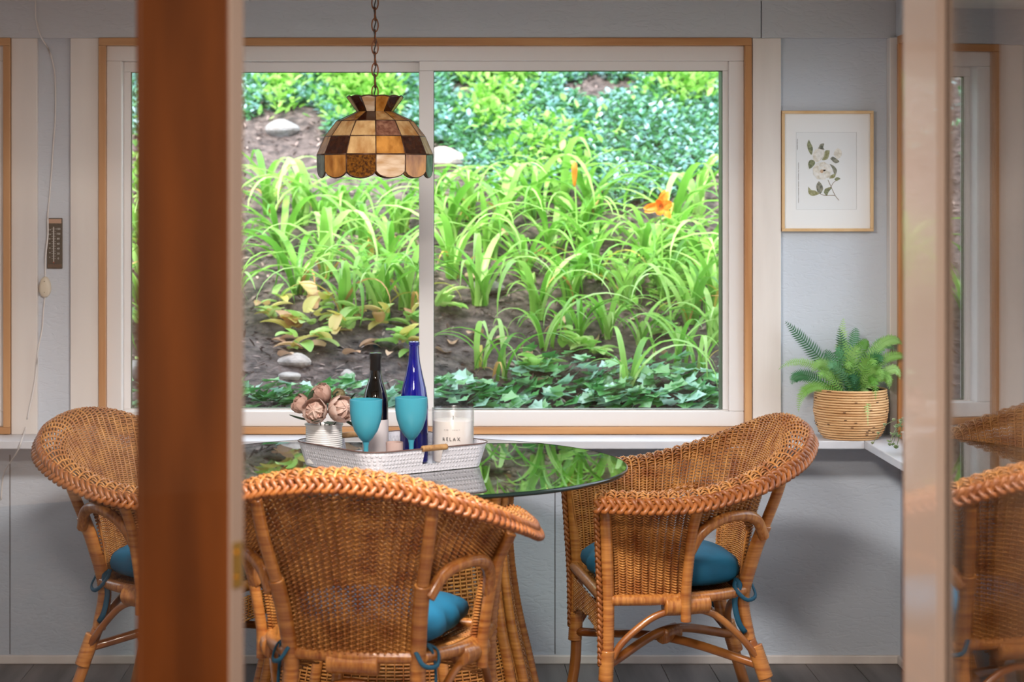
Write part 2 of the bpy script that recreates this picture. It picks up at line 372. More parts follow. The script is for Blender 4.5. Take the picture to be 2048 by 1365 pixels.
def door(n, hinge, ang, W, flip):
    d = empty(n, (hinge[0], hinge[1], .008), ang); tag(d, kind='structure')
    a, b = (M['beige'], M['stain']) if flip else (M['stain'], M['beige'])
    t = .019; Hh = OZ-.02; sw = .158
    def piece(name, x0, x1, z0, z1, bev=.003):
        m = MB(); m.box(x0, x1, -t, t, z0, z1, bev); o = m.build(name, [a, b, M['beige']], d)
        for p in o.data.polygons:
            p.material_index = 0 if p.normal.y < -.6 else (1 if p.normal.y > .6 else 2)
        return o
    s1 = piece('stile', 0, sw, 0, Hh); s2 = piece('stile', W-sw, W, 0, Hh)
    piece('rail', sw, W-sw, Hh-.12, Hh); piece('rail', sw, W-sw, 0, .24)
    for y0 in (-.007, .004):
        MB().box(sw-.006, W-sw+.006, y0, y0+.003, .234, Hh-.114).build('pane', M['doorglass' if flip else 'doorglass_clear'], d)
    bd = MB()
    for s in (-1, 1):
        for x0, x1 in ((sw, sw+.01), (W-sw-.01, W-sw)):
            bd.box(x0, x1, s*.008, s*.016, .24, Hh-.12, .002)
    bd.build('glazing_bead', [a if not flip else M['beige']], d)
    return d, s2
AL = math.radians(-30)
d1, st = door('door_1', (-.2576-.8*math.cos(AL)+.019*math.sin(AL)*-1*-1, 3.0-.8*math.sin(AL)+.019), AL, .8, False)
pl = MB().box(.7995, .8015, -.012, .012, .925, .99, .001); pl.tube([(.8015, 0, .94), (.8035, 0, .94)], .004, 8); pl.tube([(.8015, 0, .975), (.8035, 0, .975)], .004, 8)
pl.build('strike_plate', M['brass'], st)
dv = Vector((.1036, -1)).normalized(); hy = 3.425
d2, _ = door('door_2', (1.1446-.1036*hy, hy), math.atan2(dv.y, dv.x), .84, True)

def fill_disc(name, loc, lab, r):  # unseen disc added above each fill light
    e = empty(name, loc); tag(e, lab, 'ceiling light')
    MB().lathe([(0, .0), (r, 0), (r, -.012), (r*.96, -.02), (0, -.02)], 40).build('disc_pan', M['vinyl'], e, angle=35)
    return e
fill_disc('fill_light_disc', (-.1, 4.25, zt-.009), 'flat round white disc added under the sunroom ceiling for the fill light', .26)
fill_disc('fill_light_disc', (-.3, 1.5, 2.398), 'flat round white disc added under the dining room ceiling for the fill light', .32)

# ---------------- rattan chairs ----------------
def weave(name, S, t0, t1, nst, s0, s1, nrow, mat, parent, mask=None, amp=.0028, rw=.0034, rn=.0016, sub=4, stake=.0024, closed=False, kind=None):
    nt_ = nst*sub+1; T = np.linspace(t0, t1, nt_); R = np.linspace(s0, s1, nrow)
    TT, SS = np.meshgrid(T, R); P = S(TT, SS)
    e = 1e-3
    dt = S(TT+e*(t1-t0), SS)-S(TT-e*(t1-t0), SS); ds = S(TT, SS+e)-S(TT, SS-e)
    dt /= np.linalg.norm(dt, axis=-1, keepdims=True)+1e-12; ds /= np.linalg.norm(ds, axis=-1, keepdims=True)+1e-12
    nn = np.cross(dt, ds); nn /= np.linalg.norm(nn, axis=-1, keepdims=True)+1e-12
    ph = np.arange(nt_)/sub
    off = amp*.55*np.cos(PI*(ph[None, :]+np.arange(nrow)[:, None]))-amp*.85*np.cos(2*PI*ph)[None, :]*np.ones((nrow, 1))
    C = P+nn*off[..., None]
    ring = np.stack([C+ds*rw, C+nn*rn, C-ds*rw, C-nn*rn], axis=2)   # rows, nt, 4, 3
    V = ring.reshape(-1, 3)
    idx = (np.arange(nrow)[:, None]*nt_+np.arange(nt_)[None, :])*4
    ok = np.ones((nrow, nt_-1), bool)
    if mask is not None:
        mk = mask(TT, SS, P); ok = mk[:, 1:] & mk[:, :-1]
    a = idx[:, :-1][ok]; b = idx[:, 1:][ok]; Fs = []
    for k in range(4):
        k2 = (k+1) % 4; Fs.append(np.stack([a+k, b+k, b+k2, a+k2], 1))
    # stakes
    ns = max(12, nrow//2); Ti = np.linspace(t0, t1, nst+1); Rj = np.linspace(s0, s1, ns)
    T2, S2 = np.meshgrid(Ti, Rj, indexing='ij'); Q = S(T2, S2)
    d1_ = S(T2+e*(t1-t0), S2)-S(T2-e*(t1-t0), S2); d2_ = S(T2, S2+e)-S(T2, S2-e)
    d1_ /= np.linalg.norm(d1_, axis=-1, keepdims=True)+1e-12; d2_ /= np.linalg.norm(d2_, axis=-1, keepdims=True)+1e-12
    n2 = np.cross(d1_, d2_); n2 /= np.linalg.norm(n2, axis=-1, keepdims=True)+1e-12
    rg = np.stack([Q+d1_*stake, Q+n2*stake, Q-d1_*stake, Q-n2*stake], axis=2); base = len(V)
    V = np.concatenate([V, rg.reshape(-1, 3)]); id2 = base+(np.arange(nst+1)[:, None]*ns+np.arange(ns)[None, :])*4
    ok2 = np.ones((nst+1, ns-1), bool)
    if mask is not None:
        mk = mask(T2, S2, Q); ok2 = mk[:, 1:] & mk[:, :-1]
    a = id2[:, :-1][ok2]; b = id2[:, 1:][ok2]
    for k in range(4):
        k2 = (k+1) % 4; Fs.append(np.stack([a+k, b+k, b+k2, a+k2], 1))
    return npmesh(name, V, np.concatenate(Fs), mat, parent, smooth=True)
def keyfun(keys):
    K = np.array(keys, float); m = len(K)
    Kp = np.concatenate([[2*K[0]-K[1]], K, [2*K[-1]-K[-2]]])
    def f(t):
        q = np.clip(t, 0, 1)*(m-1); i = np.minimum(q.astype(int), m-2); u = (q-i)[..., None]
        p0, p1, p2, p3 = Kp[i], Kp[i+1], Kp[i+2], Kp[i+3]
        return .5*(2*p1+(p2-p0)*u+(2*p0-5*p1+4*p2-p3)*u*u+(3*p1-p0-3*p2+p3)*u**3)
    return f
half_R = [(.264, .258, .684), (.306, .13, .684), (.322, .01, .694), (.306, -.115, .733), (.248, -.208, .783), (.135, -.264, .828), (0, -.276, .843)]
half_B = [(.248, .232), (.252, .13), (.246, .03), (.212, -.065), (.150, -.140), (.078, -.168), (0, -.175)]
mirr = lambda L: L+[(-p[0], *p[1:]) for p in L[-2::-1]]
RF = keyfun(mirr(half_R)); BF = keyfun(mirr([(a, b, .426) for a, b in half_B]))
ROLL = .030
def shell(t, s):
    R = RF(t); B = BF(t); sm = np.clip(s, 0, 1.0)
    g = (.25*sm+.75*sm**2.4)[..., None]; P = B.copy(); P[..., :2] = B[..., :2]+(R-B)[..., :2]*g
    P[..., 2] = B[..., 2]+(R-B)[..., 2]*sm
    e = 1e-3; T = RF(t+e)-RF(t-e); T[..., 2] = 0; T /= np.linalg.norm(T, axis=-1, keepdims=True)+1e-12
    out = np.stack([-T[..., 1], T[..., 0], 0*T[..., 0]], -1)
    out = np.where((np.sum(out*np.stack([R[..., 0], R[..., 1]+.02, 0*R[..., 0]], -1), -1) < 0)[..., None], -out, out)
    ph = np.maximum(s-1, 0)*math.radians(190)/.2
    c = ROLL
    P = P+out*(c*(1-np.cos(ph)))[..., None]*1.25; P[..., 2] += c*np.sin(ph)
    return P
def shell_mask(t, s, P):
    q = t*12; q = np.where(q > 6, 12-q, q)
    a = (q > 2.02) & (q < 4.0); zt_ = .575+.065*np.sin(PI*np.clip((q-2)/2, 0, 1))**.6
    return ~(a & (P[..., 2] < zt_))
def wrapped(mb, pts, r, n=10, pitch=.0055, mi=0, dense=None):
    L = sum((Vector(pts[i+1])-Vector(pts[i])).length for i in range(len(pts)-1)); k = max(4, int(L/pitch)*2)
    P = spline(pts, k+1); rr = [r*(1.0 if i % 2 else .93) for i in range(k+1)]
    return mb.tube(P, rr, n)
def braid_path(mb, C, OUT, UP, A, B, r, per, nstr=3, n=7):
    seg = np.linalg.norm(np.diff(C, axis=0), axis=1); L = np.concatenate([[0], np.cumsum(seg)])
    for k in range(nstr):
        th = 2*PI*L/per+2*PI*k/nstr
        P = C+UP*(A*np.sin(th))[:, None]+OUT*(B*np.sin(2*th))[:, None]
        mb.tube([tuple(p) for p in P], r, n)
def chair_make():
    c = empty('rattan_armchair')
    weave('backrest', shell, 0, 1, 62, .0, 1.2, 90, M['cane'], c, shell_mask, amp=.0056, rw=.0027, rn=.0016, stake=.0036, sub=5)
    # braid along the rolled rim
    t = np.linspace(0, 1, 420); Pe = shell(t, np.full_like(t, 1.17)); Pi_ = shell(t, np.full_like(t, 1.0)); 
    O = Pe-Pi_; O[:, 2] = 0; O /= np.linalg.norm(O, axis=1, keepdims=True)
    Pe = Pe+O*.008; UP = np.tile(np.array([0, 0, 1.0]), (len(t), 1))*.85-O*.45
    m = MB(); braid_path(m, Pe-np.array([0, 0, .010])-O*.003, O, UP, .0185, .0050, .0068, .060)
    m.build('rim_braid', M['braid'], c, smooth=True)
    # front edge braids
    for sx in (1, -1):
        C = spline([(sx*.285, .270, .665), (sx*.268, .262, .52), (sx*.258, .256, .40), (sx*.256, .254, .25)], 120)
        m = MB(); UP = np.tile(np.array([1.0, 0, 0]), (120, 1)); OUT = np.tile(np.array([0, 1.0, 0]), (120, 1))
        braid_path(m, C, OUT, UP, .007, .004, .0048, .045); m.build('edge_braid', M['braid'], c, smooth=True)
        m = MB(); m.tube(spline([(sx*.272, .262, 0), (sx*.256, .240, .14), (sx*.254, .236, .25)], 10), .0155, 12)
        l = m.build('leg', M['pole'], c, smooth=True)
        m = MB(); wrapped(m, [(sx*.254, .236, .25), (sx*.254, .234, .42), (sx*.268, .24, .55), (sx*.280, .248, .675)], .018, 12); m.build('leg_wrapping', M['wrap'], l, smooth=True)
        m = MB(); m.tube(spline([(sx*.195, -.265, 0), (sx*.168, -.20, .2), (sx*.155, -.165, .30)], 10), .016, 12)
        l = m.build('leg', M['pole'], c, smooth=True)
        m = MB(); wrapped(m, [(sx*.155, -.165, .29), (sx*.150, -.150, .40), (sx*.160, -.178, .52), (sx*.172, -.205, .60)], .0195, 12)
        wrapped(m, [(sx*.172, -.205, .60), (sx*.192, -.238, .70), (sx*.206, -.256, .79)], .0155, 12); m.build('leg_wrapping', M['wrap'], l, smooth=True)
        m = MB(); wrapped(m, [(sx*.270, .03, .365), (sx*.273, .03, .45), (sx*.302, .02, .60), (sx*.342, .008, .69)], .0145, 10); m.build('arm_post', M['wrap'], c, smooth=True)
        m = MB(); wrapped(m, [(sx*.285, .025, .545), (sx*.292, -.005, .598), (sx*.286, -.055, .632), (sx*.256, -.120, .640), (sx*.215, -.172, .620), (sx*.185, -.200, .570)], .0155, 10); m.build('arm_arch', M['wraph'], c, smooth=True)
        m = MB(); wrapped(m, [(sx*.258, .225, .422), (sx*.258, .10, .422), (sx*.225, -.04, .422), (sx*.160, -.15, .422)], .0155, 10); m.build('seat_rail', M['wraph'], c, smooth=True)
        m = MB(); m.tube(spline([(sx*.256, .225, .265), (sx*.254, .19, .315), (sx*.252, .11, .376), (sx*.248, .03, .392), (sx*.220, -.05, .376), (sx*.190, -.13, .31), (sx*.170, -.190, .24)], 40), .0098, 8)
        m.build('bent_brace', M['pole'], c, smooth=True)
        m = MB(); wrapped(m, [(sx*.256, .085, .405), (sx*.248, .03, .405), (sx*.226, -.035, .405)], .0275, 12); m.build('brace_binding', M['wraph'], c, smooth=True)
        m = MB(); wrapped(m, [(sx*.256, .240, .21), (sx*.255, .236, .29)], .0205, 12); m.build('leg_binding', M['wrap'], c, smooth=True)
        m = MB(); wrapped(m, [(sx*.172, -.208, .19), (sx*.161, -.180, .275)], .0215, 12); m.build('leg_binding', M['wrap'], c, smooth=True)
    for y0, xx in ((.242, .25), (-.150, .145)):
        m = MB(); wrapped(m, [(-xx, y0, .422), (0, y0-(.02 if y0 < 0 else 0), .422), (xx, y0, .422)], .0155, 10); m.build('seat_rail', M['wraph'], c, smooth=True)
    m = MB(); m.tube(spline([(-.175, -.205, .19), (-.13, -.175, .30), (0, -.165, .362), (.13, -.175, .30), (.175, -.205, .19)], 36), .0098, 8); m.build('bent_brace', M['pole'], c, smooth=True)
    m = MB(); wrapped(m, [(-.06, -.163, .405), (.06, -.163, .405)], .026, 12); m.build('brace_binding', M['wraph'], c, smooth=True)
    m = MB(); m.tube(spline([(-.25, .235, .250), (0, .02, .290), (.17, -.205, .235)], 20), .0125, 10); m.build('cross_stretcher', M['pole'], c, smooth=True)
    m = MB(); m.tube(spline([(.25, .235, .235), (0, .02, .266), (-.17, -.205, .220)], 20), .0125, 10); m.build('cross_stretcher', M['pole'], c, smooth=True)
    m = MB(); wrapped(m, [(-.03, .045, .278), (.03, -.005, .278)], .024, 10, .007); m.build('stretcher_binding', M['wraph'], c, smooth=True)
    # woven seat and front skirt
    def seatS(t, s):
        hw = .145+(.25-.145)*s; return np.stack([(2*t-1)*hw, -.15+.39*s, .416-.006*np.sin(PI*t)*np.sin(PI*s)], -1)
    weave('seat', seatS, 0, 1, 22, 0, 1, 55, M['cane'], c, amp=.0028, rw=.0034, sub=3)
    def skS(t, s): return np.stack([(2*t-1)*.25, .246+0*t, .392-s*(.145-.0*t)], -1)
    weave('front_skirt', skS, 0, 1, 24, 0, 1, 22, M['cane'], c, mask=lambda t, s, P: P[..., 2] > .27+.06*np.sqrt(np.clip(np.sin(PI*t), 0, 1)), amp=.0026, rw=.003, sub=3)
    # cushion
    nu, nv = 40, 14; V = []; Fc = []
    for j in range(nv+1):
        ph = -PI/2+PI*j/nv
        for i in range(nu):
            a = 2*PI*i/nu; ca, sa = math.cos(a), math.sin(a)
            sq = (abs(ca)**4.2+abs(sa)**4.2)**(-1/4.2); k = math.copysign(abs(math.cos(ph))**.42, 1)
            fy = sa*sq*k*.198; wx = (.222-.052*(1-(fy/.198+1)/2)); fx = ca*sq*k*wx
            puck = 1+.05*math.sin(a*13)*math.cos(ph)**6
            z = .474+.046*math.copysign(abs(math.sin(ph))**.75, math.sin(ph))
            if j > nv/2: z += .012*(1-min(1, (fx/.2)**2+(fy/.19)**2))
            V.append((fx*puck, .042+fy*puck, z))
    for j in range(nv):
        for i in range(nu): Fc.append((j*nu+i, j*nu+(i+1) % nu, (j+1)*nu+(i+1) % nu, (j+1)*nu+i))
    cu = MB().add(V, Fc).build('seat_cushion', M['cushion'], c, smooth=True)
    tp = [(.222*math.copysign(min(1, abs(math.cos(a))**.45), math.cos(a))*(1 if True else 0), .042+.2*math.copysign(abs(math.sin(a))**.45, math.sin(a)), .462) for a in np.linspace(0, 2*PI, 60, endpoint=False)]
    for sx in (1, -1):
        m = MB(); m.tube(spline([(sx*.155, -.13, .455), (sx*.178, -.135, .44), (sx*.185, -.12, .40), (sx*.187, -.13, .345), (sx*.18, -.15, .315)], 16), .0035, 6, flat=2.4)
        m.tube(spline([(sx*.155, -.13, .455), (sx*.190, -.12, .435), (sx*.195, -.15, .405), (sx*.17, -.18, .41), (sx*.15, -.175, .44)], 16), .003, 6, flat=2)
        m.build('cushion_tie', M['tie'], cu, smooth=True)
    return c
G = 'honey rattan armchairs around the glass table'
ch = chair_make()
ch.location = (.69, 5.84, 0); ch.rotation_euler = (0, 0, math.radians(90+5))
tag(ch, 'rattan armchair facing left at the right side of the table, by the picture wall', 'chair', G)
c2 = tree_copy(ch); c2.location = (-.135, 5.06, 0); c2.rotation_euler = (0, 0, math.radians(-11))
tag(c2, 'nearest rattan armchair with its back to the camera, in front of the tray', 'chair', G)
c3 = tree_copy(ch); c3.location = (-.685, 5.92, 0); c3.rotation_euler = (0, 0, math.radians(-90-22))
tag(c3, 'rattan armchair at the left, half hidden behind the brown door stile', 'chair', G)

# ---------------- table ----------------
TX, TY, TZ, TR = -.078, 5.80, .75, .630
tb = empty('round_table', (TX, TY, 0)); tag(tb, 'round glass topped dining table on a flared rattan pedestal, under the window', 'table')
n = 128; m = MB(); t_ = .012
m.lathe([(0, TZ-.0005), (TR-.004, TZ-.0005)], n); m.lathe([(TR-.004, TZ-t_), (0, TZ-t_)], n)
top = m.build('glass_top', M['tableglass'], tb)
MB().lathe([(TR-.004, TZ), (TR, TZ-.003), (TR, TZ-t_+.003), (TR-.004, TZ-t_)], n).build('glass_edge', M['tableedge'], top, smooth=True)
prof = keyfun([(.405, 0), (.385, .08), (.358, .20), (.325, .34), (.303, .50), (.302, .62), (.312, .722)])
def pedS(t, s):
    p = prof(s); a = 2*PI*t; return np.stack([p[..., 0]*np.cos(a), p[..., 0]*np.sin(a), p[..., 1]+.004], -1)
weave('pedestal_weave', pedS, 0, 1, 96, 0, 1, 96, M['cane'], tb, amp=.003, rw=.0034, sub=3, rn=.0018)
for k in range(8):
    a = 2*PI*k/8+.27
    for da in (-.065, .065):
        m = MB(); pts = [((prof(np.array(q))[0]+.012)*math.cos(a+da*(1+.6*(1-q))), (prof(np.array(q))[0]+.012)*math.sin(a+da*(1+.6*(1-q))), float(prof(np.array(q))[1])+.004) for q in np.linspace(0, 1, 9)]
        wrapped(m, pts, .015, 9, .008); m.build('pedestal_pole', M['wrap'], tb, smooth=True)
m = MB(); m.tube([((.312)*math.cos(a), .312*math.sin(a), .722) for a in np.linspace(0, 2*PI, 64, endpoint=False)], .0155, 10, closed=True)
m.build('pedestal_ring', M['wraph'], tb, smooth=True)

# ---------------- tray and what stands on it ----------------
ta = math.radians(36.9); e1 = Vector((math.cos(ta), math.sin(ta), 0)); e2 = Vector((-math.sin(ta), math.cos(ta), 0))
F0 = Vector((-.139, 5.513, TZ)); L1, L2 = .380, .337
def T(a, b, z=0): return F0+e1*a+e2*b+Vector((0, 0, z))
tr = empty('serving_tray', T(0, 0), ta); tag(tr, 'white embossed metal tray with wrapped handles on the glass table', 'tray')
def rrect(x0, x1, y0, y1, r, k=6):
    pts = []
    for cx, cy, a0 in ((x1-r, y1-r, 0), (x0+r, y1-r, PI/2), (x0+r, y0+r, PI), (x1-r, y0+r, 1.5*PI)):
        for i in range(k+1): a = a0+PI/2*i/k; pts.append((cx+r*math.cos(a), cy+r*math.sin(a)))
    return pts
def densify(p, step):
    out = []
    for i in range(len(p)):
        a = Vector(p[i]); b = Vector(p[(i+1) % len(p)]); k = max(1, int((b-a).length/step))
        out += [tuple(a+(b-a)*(j/k)) for j in range(k)]
    return out
def ring_at(o): 
    base = densify(rrect(0, L1, 0, L2, .045), .0075); c = Vector((L1/2, L2/2)); return base
base = ring_at(0); nb = len(base)
def outn(i):
    a = Vector(base[i-1]); b = Vector(base[(i+1) % nb]); d = (b-a).normalized(); return Vector((d.y, -d.x))
rowsz = [0, .012, .022, .030, .038, .046, .054, .064]
V = []; Fc = []
hx = L1/2
def hole(i, j):
    x, y = base[i]; z = rowsz[j]+.004
    near = (y < .003 or y > L2-.003)
    return near and abs(x-hx) < .034 and .021 < z
for side in (0, 1):
    for j, z in enumerate(rowsz):
        for i in range(nb):
            q = Vector(base[i])+outn(i)*(z*.32-(side*.0016)); V.append((q.x, q.y, z+.001))
R_ = len(rowsz)
for side in (0, 1):
    o = side*R_*nb
    for j in range(R_-1):
        for i in range(nb):
            i2 = (i+1) % nb
            if hole(i, j) and hole(i2, j): continue
            q = (o+j*nb+i, o+j*nb+i2, o+(j+1)*nb+i2, o+(j+1)*nb+i); Fc.append(q if not side else q[::-1])
for i in range(nb):
    i2 = (i+1) % nb
    if not (hole(i, R_-2) and hole(i2, R_-2)): Fc.append(((R_-1)*nb+i, (R_-1)*nb+i2, (2*R_-1)*nb+i2, (2*R_-1)*nb+i))
MB().add(V, Fc).build('tray_wall', M['tray'], tr, smooth=True)
m = MB(); m.add([(x, y, .001) for x, y in base]+[(x, y, .004) for x, y in base], [tuple(range(nb-1, -1, -1)), tuple(range(nb, 2*nb))]+[(i, (i+1) % nb, nb+(i+1) % nb, nb+i) for i in range(nb)])
m.build('tray_base', M['tray'], tr)
seg = []; cur = []
for i in list(range(nb))+[0]:
    q = Vector(base[i])+outn(i)*(.064*.32+.001)
    if hole(i, R_-2):
        if cur: seg.append(cur); cur = []
    else: cur.append((q.x, q.y, .066))
if cur: seg.append(cur)
m = MB()
for s_ in seg:
    if len(s_) > 1: m.tube(s_, .0018, 6)
m.build('tray_rim', pmat('brown_rim_edge', '#5b4038', .5), tr, smooth=True)
for yy in (-.020, L2+.020):
    m = MB(); wrapped(m, [(hx-.04, yy, .066), (hx+.04, yy, .066)], .0085, 10, .0065)
    m.build('handle', pmat('tan_handle_cord', '#7d5730', .6, col2='#a37c4c', scale=60), tr, smooth=True)

def lathe_obj(name, prof, mat, parent=None, n=40, angle=40, loc=None):
    o = MB().lathe(prof, n).build(name, mat, parent, angle=angle)
    if loc is not None: o.location = loc
    return o
zt0 = .0045
# goblets
M['goblet'] = translucent_mat('frosted_turquoise', '#56b6c8', .5, .28)
def goblet(loc, label):
    g = empty('goblet', loc); tag(g, label, 'wine glass', 'frosted turquoise goblets on the tray')
    lathe_obj('bowl', [(.0, .074), (.006, .075), (.018, .088), (.031, .108), (.039, .132), (.0425, .155), (.0430, .190), (.0415, .1905), (.0410, .155), (.0375, .132), (.029, .110), (.016, .092), (0, .084)], M['goblet'], g, 48)
    lathe_obj('stem', [(.009, .078), (.0065, .068), (.0058, .045), (.0060, .02), (.010, .008), (.0, .008)], M['goblet'], g, 24)
    lathe_obj('foot', [(0, .0), (.033, .0), (.0335, .002), (.030, .004), (.010, .009), (0, .010)], M['goblet'], g, 40)
    return g
def W3(x, y): return (x, y, TZ+zt0)
goblet(W3(X(732, 5.60), 5.60), 'left turquoise goblet, in front of the black wine bottle')
goblet(W3(X(822.5, 5.655), 5.655), 'right turquoise goblet, in front of the cobalt blue bottle')
# bottles
M['blackglass'] = pmat('near_black_bottle_glass', '#0a0806', .06, coat=.5)
M['cobalt'] = pmat('cobalt_blue_glass', '#06118c', .05, trans=.55, coat=.6)
M['label'] = pmat('white_paper_label', '#cfc6c6', .7)
b1 = empty('wine_bottle', W3(X(751, 5.80), 5.80)); tag(b1, 'black wine bottle with a white label, behind the left goblet', 'bottle')
lathe_obj('bottle_body', [(0, 0), (.030, 0), (.0345, .004), (.0350, .012), (.0350, .155), (.034, .172), (.028, .197), (.0195, .222), (.0155, .240), (.0145, .282), (.0160, .284), (.0160, .296), (.0140, .298), (0, .298)], M['blackglass'], b1, 48)
lathe_obj('bottle_label', [(.03535, .028), (.0356, .029), (.0356, .116), (.03535, .117)], M['label'], b1, 48)
lathe_obj('neck_foil', [(.0152, .250), (.0156, .251), (.0154, .280), (.0170, .284), (.0170, .297), (0, .2995)], pmat('black_foil', '#15110f', .35), b1, 32)
b2 = empty('blue_bottle', W3(X(828, 5.785), 5.785)); tag(b2, 'tall cobalt blue glass bottle behind the right goblet', 'bottle')
lathe_obj('bottle_body', [(0, .004), (.030, 0), (.0375, .004), (.0385, .012), (.0385, .150), (.0375, .172), (.032, .205), (.0235, .240), (.0165, .275), (.0138, .300), (.0132, .318), (.0150, .320), (.0150, .329), (.0115, .330), (.0100, .322), (.0100, .300), (0, .295)], M['cobalt'], b2, 48)
# small frosted votive between the bottles
vt = lathe_obj('votive_holder', [(0, 0), (.020, 0), (.022, .004), (.0235, .066), (.0215, .066), (.019, .006), (0, .006)], translucent_mat('frosted_pink_glass', '#d8bdb4', .4, .4), None, 32, loc=W3(X(789, 5.70), 5.70))
tag(vt, 'small frosted pinkish votive glass between the two bottles', 'votive')
# candle
cp = T(.322, .071, zt0); cn = empty('jar_candle', cp); tag(cn, 'white jar candle lettered RELAX at the right end of the tray', 'candle')
M['frost'] = glass_mat('candle_glass', 1.5, tint=(.96, .96, .955), rough=.22)
lathe_obj('candle_jar', [(.050, 0), (.0555, .003), (.0570, .010), (.0570, .150), (.0555, .152), (.0545, .150), (.0545, .010), (.050, .006)], M['frost'], cn, 56)
lathe_obj('candle_wax', [(0, .006), (.0500, .006), (.0540, .010), (.0540, .118), (.050, .120), (0, .119)], translucent_mat('white_wax', '#efe6e2', .2, .5), cn, 56)
m = MB(); m.tube([(0, 0, .118), (.001, 0, .130)], .001, 6); m.build('wick', M['black'], cn)
M['ink'] = pmat('dark_grey_ink', '#1c1a1a', .6); M['inkl'] = pmat('pale_grey_ink', '#77706c', .6)
def curved_text(txt, size, z, rad, mat, parent, name, rot=-PI/2, spacing=1.0, du=0):
    v, f = text_mesh(txt, size, spacing); m = MB()
    vv = [(rad*math.cos(rot+(p.x+du)/rad), rad*math.sin(rot+(p.x+du)/rad), z+p.y) for p in v]
    m.add(vv, f); return m.build(name, mat, parent)
crot = -PI/2-.10
curved_text('RELAX', .0128, .072, .0574, M['ink'], cn, 'lettering', crot, 1.45)
def marks(w, h, seed):      # print too small to read in the photograph: short strokes
    q = random.Random(seed); out = []; x = -w/2
    while x < w/2:
        l = q.uniform(.5, 1.1)*h
        if q.random() > .14: out.append((x, x+l*.75))
        x += l
    return out
for z, w_, h_, du in ((.0965, .014, .0028, -.014), (.0965, .022, .0020, .012), (.053, .042, .0026, 0), (.046, .026, .0022, 0)):
    m = MB()
    for a, b in marks(w_, h_, z):
        A = [crot+(q+du)/.0574 for q in (a, b)]
        m.add([(.0575*math.cos(A[0]), .0575*math.sin(A[0]), z), (.0575*math.cos(A[1]), .0575*math.sin(A[1]), z), (.0575*math.cos(A[1]), .0575*math.sin(A[1]), z+h_*.55), (.0575*math.cos(A[0]), .0575*math.sin(A[0]), z+h_*.55)], [(0, 1, 2, 3)])
    m.build('small_print', M['inkl'], cn)
m = MB()
for z in (.0925, .0575):
    m.lathe([(.0573, z), (.0574, z+.0004)], 56)
pts = [(.0575*math.cos(crot+.008*math.cos(a)/.0575), .0575*math.sin(crot+.008*math.cos(a)/.0575), .028+.008*math.sin(a)) for a in np.linspace(0, 2*PI, 28, endpoint=False)]
m2 = MB(); m2.tube(pts, .0004, 4, closed=True); m2.build('printed_ring', M['inkl'], cn)
# peony pot
pp = empty('flower_pot', W3(X(648, 5.765), 5.765)); tag(pp, 'dusty pink cloth peonies in a small ribbed white tin on the tray', 'flowers')
pr = [(0, .001), (.046, .001), (.049, .004)]
for k in range(14):
    z = .02+k*.0056; pr += [(.0500, z), (.0485, z+.0028)]
pr += [(.0505, .103), (.0530, .107), (.0515, .109), (.0490, .105), (.047, .095), (0, .095)]
lathe_obj('tin_pot', pr, pmat('white_enamel_tin', '#c9c6c4', .35), pp, 48)
M['petal'] = translucent_mat('dusty_pink_petal', '#c9a596', .3, .6, col2='#ead4c8', scale=28)
M['petal2'] = translucent_mat('mauve_petal', '#a07a6c', .3, .6, col2='#c9a596', scale=25)
M['darkleaf'] = leaf_mat('dark_cloth_leaf', ['#141b12', '#2b3a26', '#3c4a33'], .1, .6)
def petal(mb, c, d, up, L, Wd, curl, nseg=5):
    d = Vector(d).normalized(); up = Vector(up); s = d.cross(up).normalized(); up = s.cross(d).normalized(); V = []
    for i in range(nseg+1):
        t = i/nseg; a = curl*t; r = L/max(abs(curl), .01)
        cen = Vector(c)+d*(r*math.sin(abs(a)))+up*(math.copysign(1, a)*r*(1-math.cos(a)))
        wd = Wd*math.sin(PI*min(1, .12+.80*t))**.6*(1 if t < .98 else .5)
        for q in (-1, -.5, 0, .5, 1):
            V.append(cen+s*(q*wd)+up*(abs(q)**2*wd*.45))
    f = []
    for i in range(nseg):
        for j in range(4): f.append((i*5+j, i*5+j+1, (i+1)*5+j+1, (i+1)*5+j))
    mb.add(V, f)
def bloom(name, c, r, axis, mat, parent):
    r = r*1.4
    m = MB(); ax = Vector(axis).normalized(); b = ax.orthogonal().normalized(); b2 = ax.cross(b)
    for lay, (k, tilt, cu, Ls) in enumerate(((5, .15, 1.9, .8), (6, .45, 2.2, 1.05), (7, .8, 2.3, 1.25), (7, 1.15, 2.0, 1.25))):
        for i in range(k):
            a = 2*PI*i/k+lay*.7+random.uniform(-.2, .2); rad = b*math.cos(a)+b2*math.sin(a)
            d = ax*math.cos(tilt)+rad*math.sin(tilt); up = (ax*math.sin(tilt)-rad*math.cos(tilt))
            petal(m, Vector(c)+rad*r*.08-ax*r*.45, d, up, r*1.45*Ls, r*.58, cu*.75)
    return m.build(name, mat, parent, smooth=True)
S8 = 5.80/F
def lp(u, v, dy=0):      # local point in pot frame
    y = 5.765+dy; return Vector((X(u, y)-X(648, 5.765), dy, Z(v, y)-(TZ+zt0)))
bloom('bloom', lp(632, 827, -.035), .030, (-.1, -1, .35), M['petal'], pp)
bloom('bloom', lp(672, 823, -.02), .032, (.6, -.8, .3), M['petal'], pp)
bloom('bloom', lp(650, 797, .0), .024, (-.5, -.3, .8), M['petal2'], pp)
bloom('bloom', lp(612, 815, .01), .023, (-.8, -.2, .5), M['petal2'], pp)
bloom('flower_bud', lp(676, 797, 0), .015, (.2, -.4, .9), leaf_mat('bud_green', ['#5c5234', '#7c7350', '#8d8060'], .2), pp)
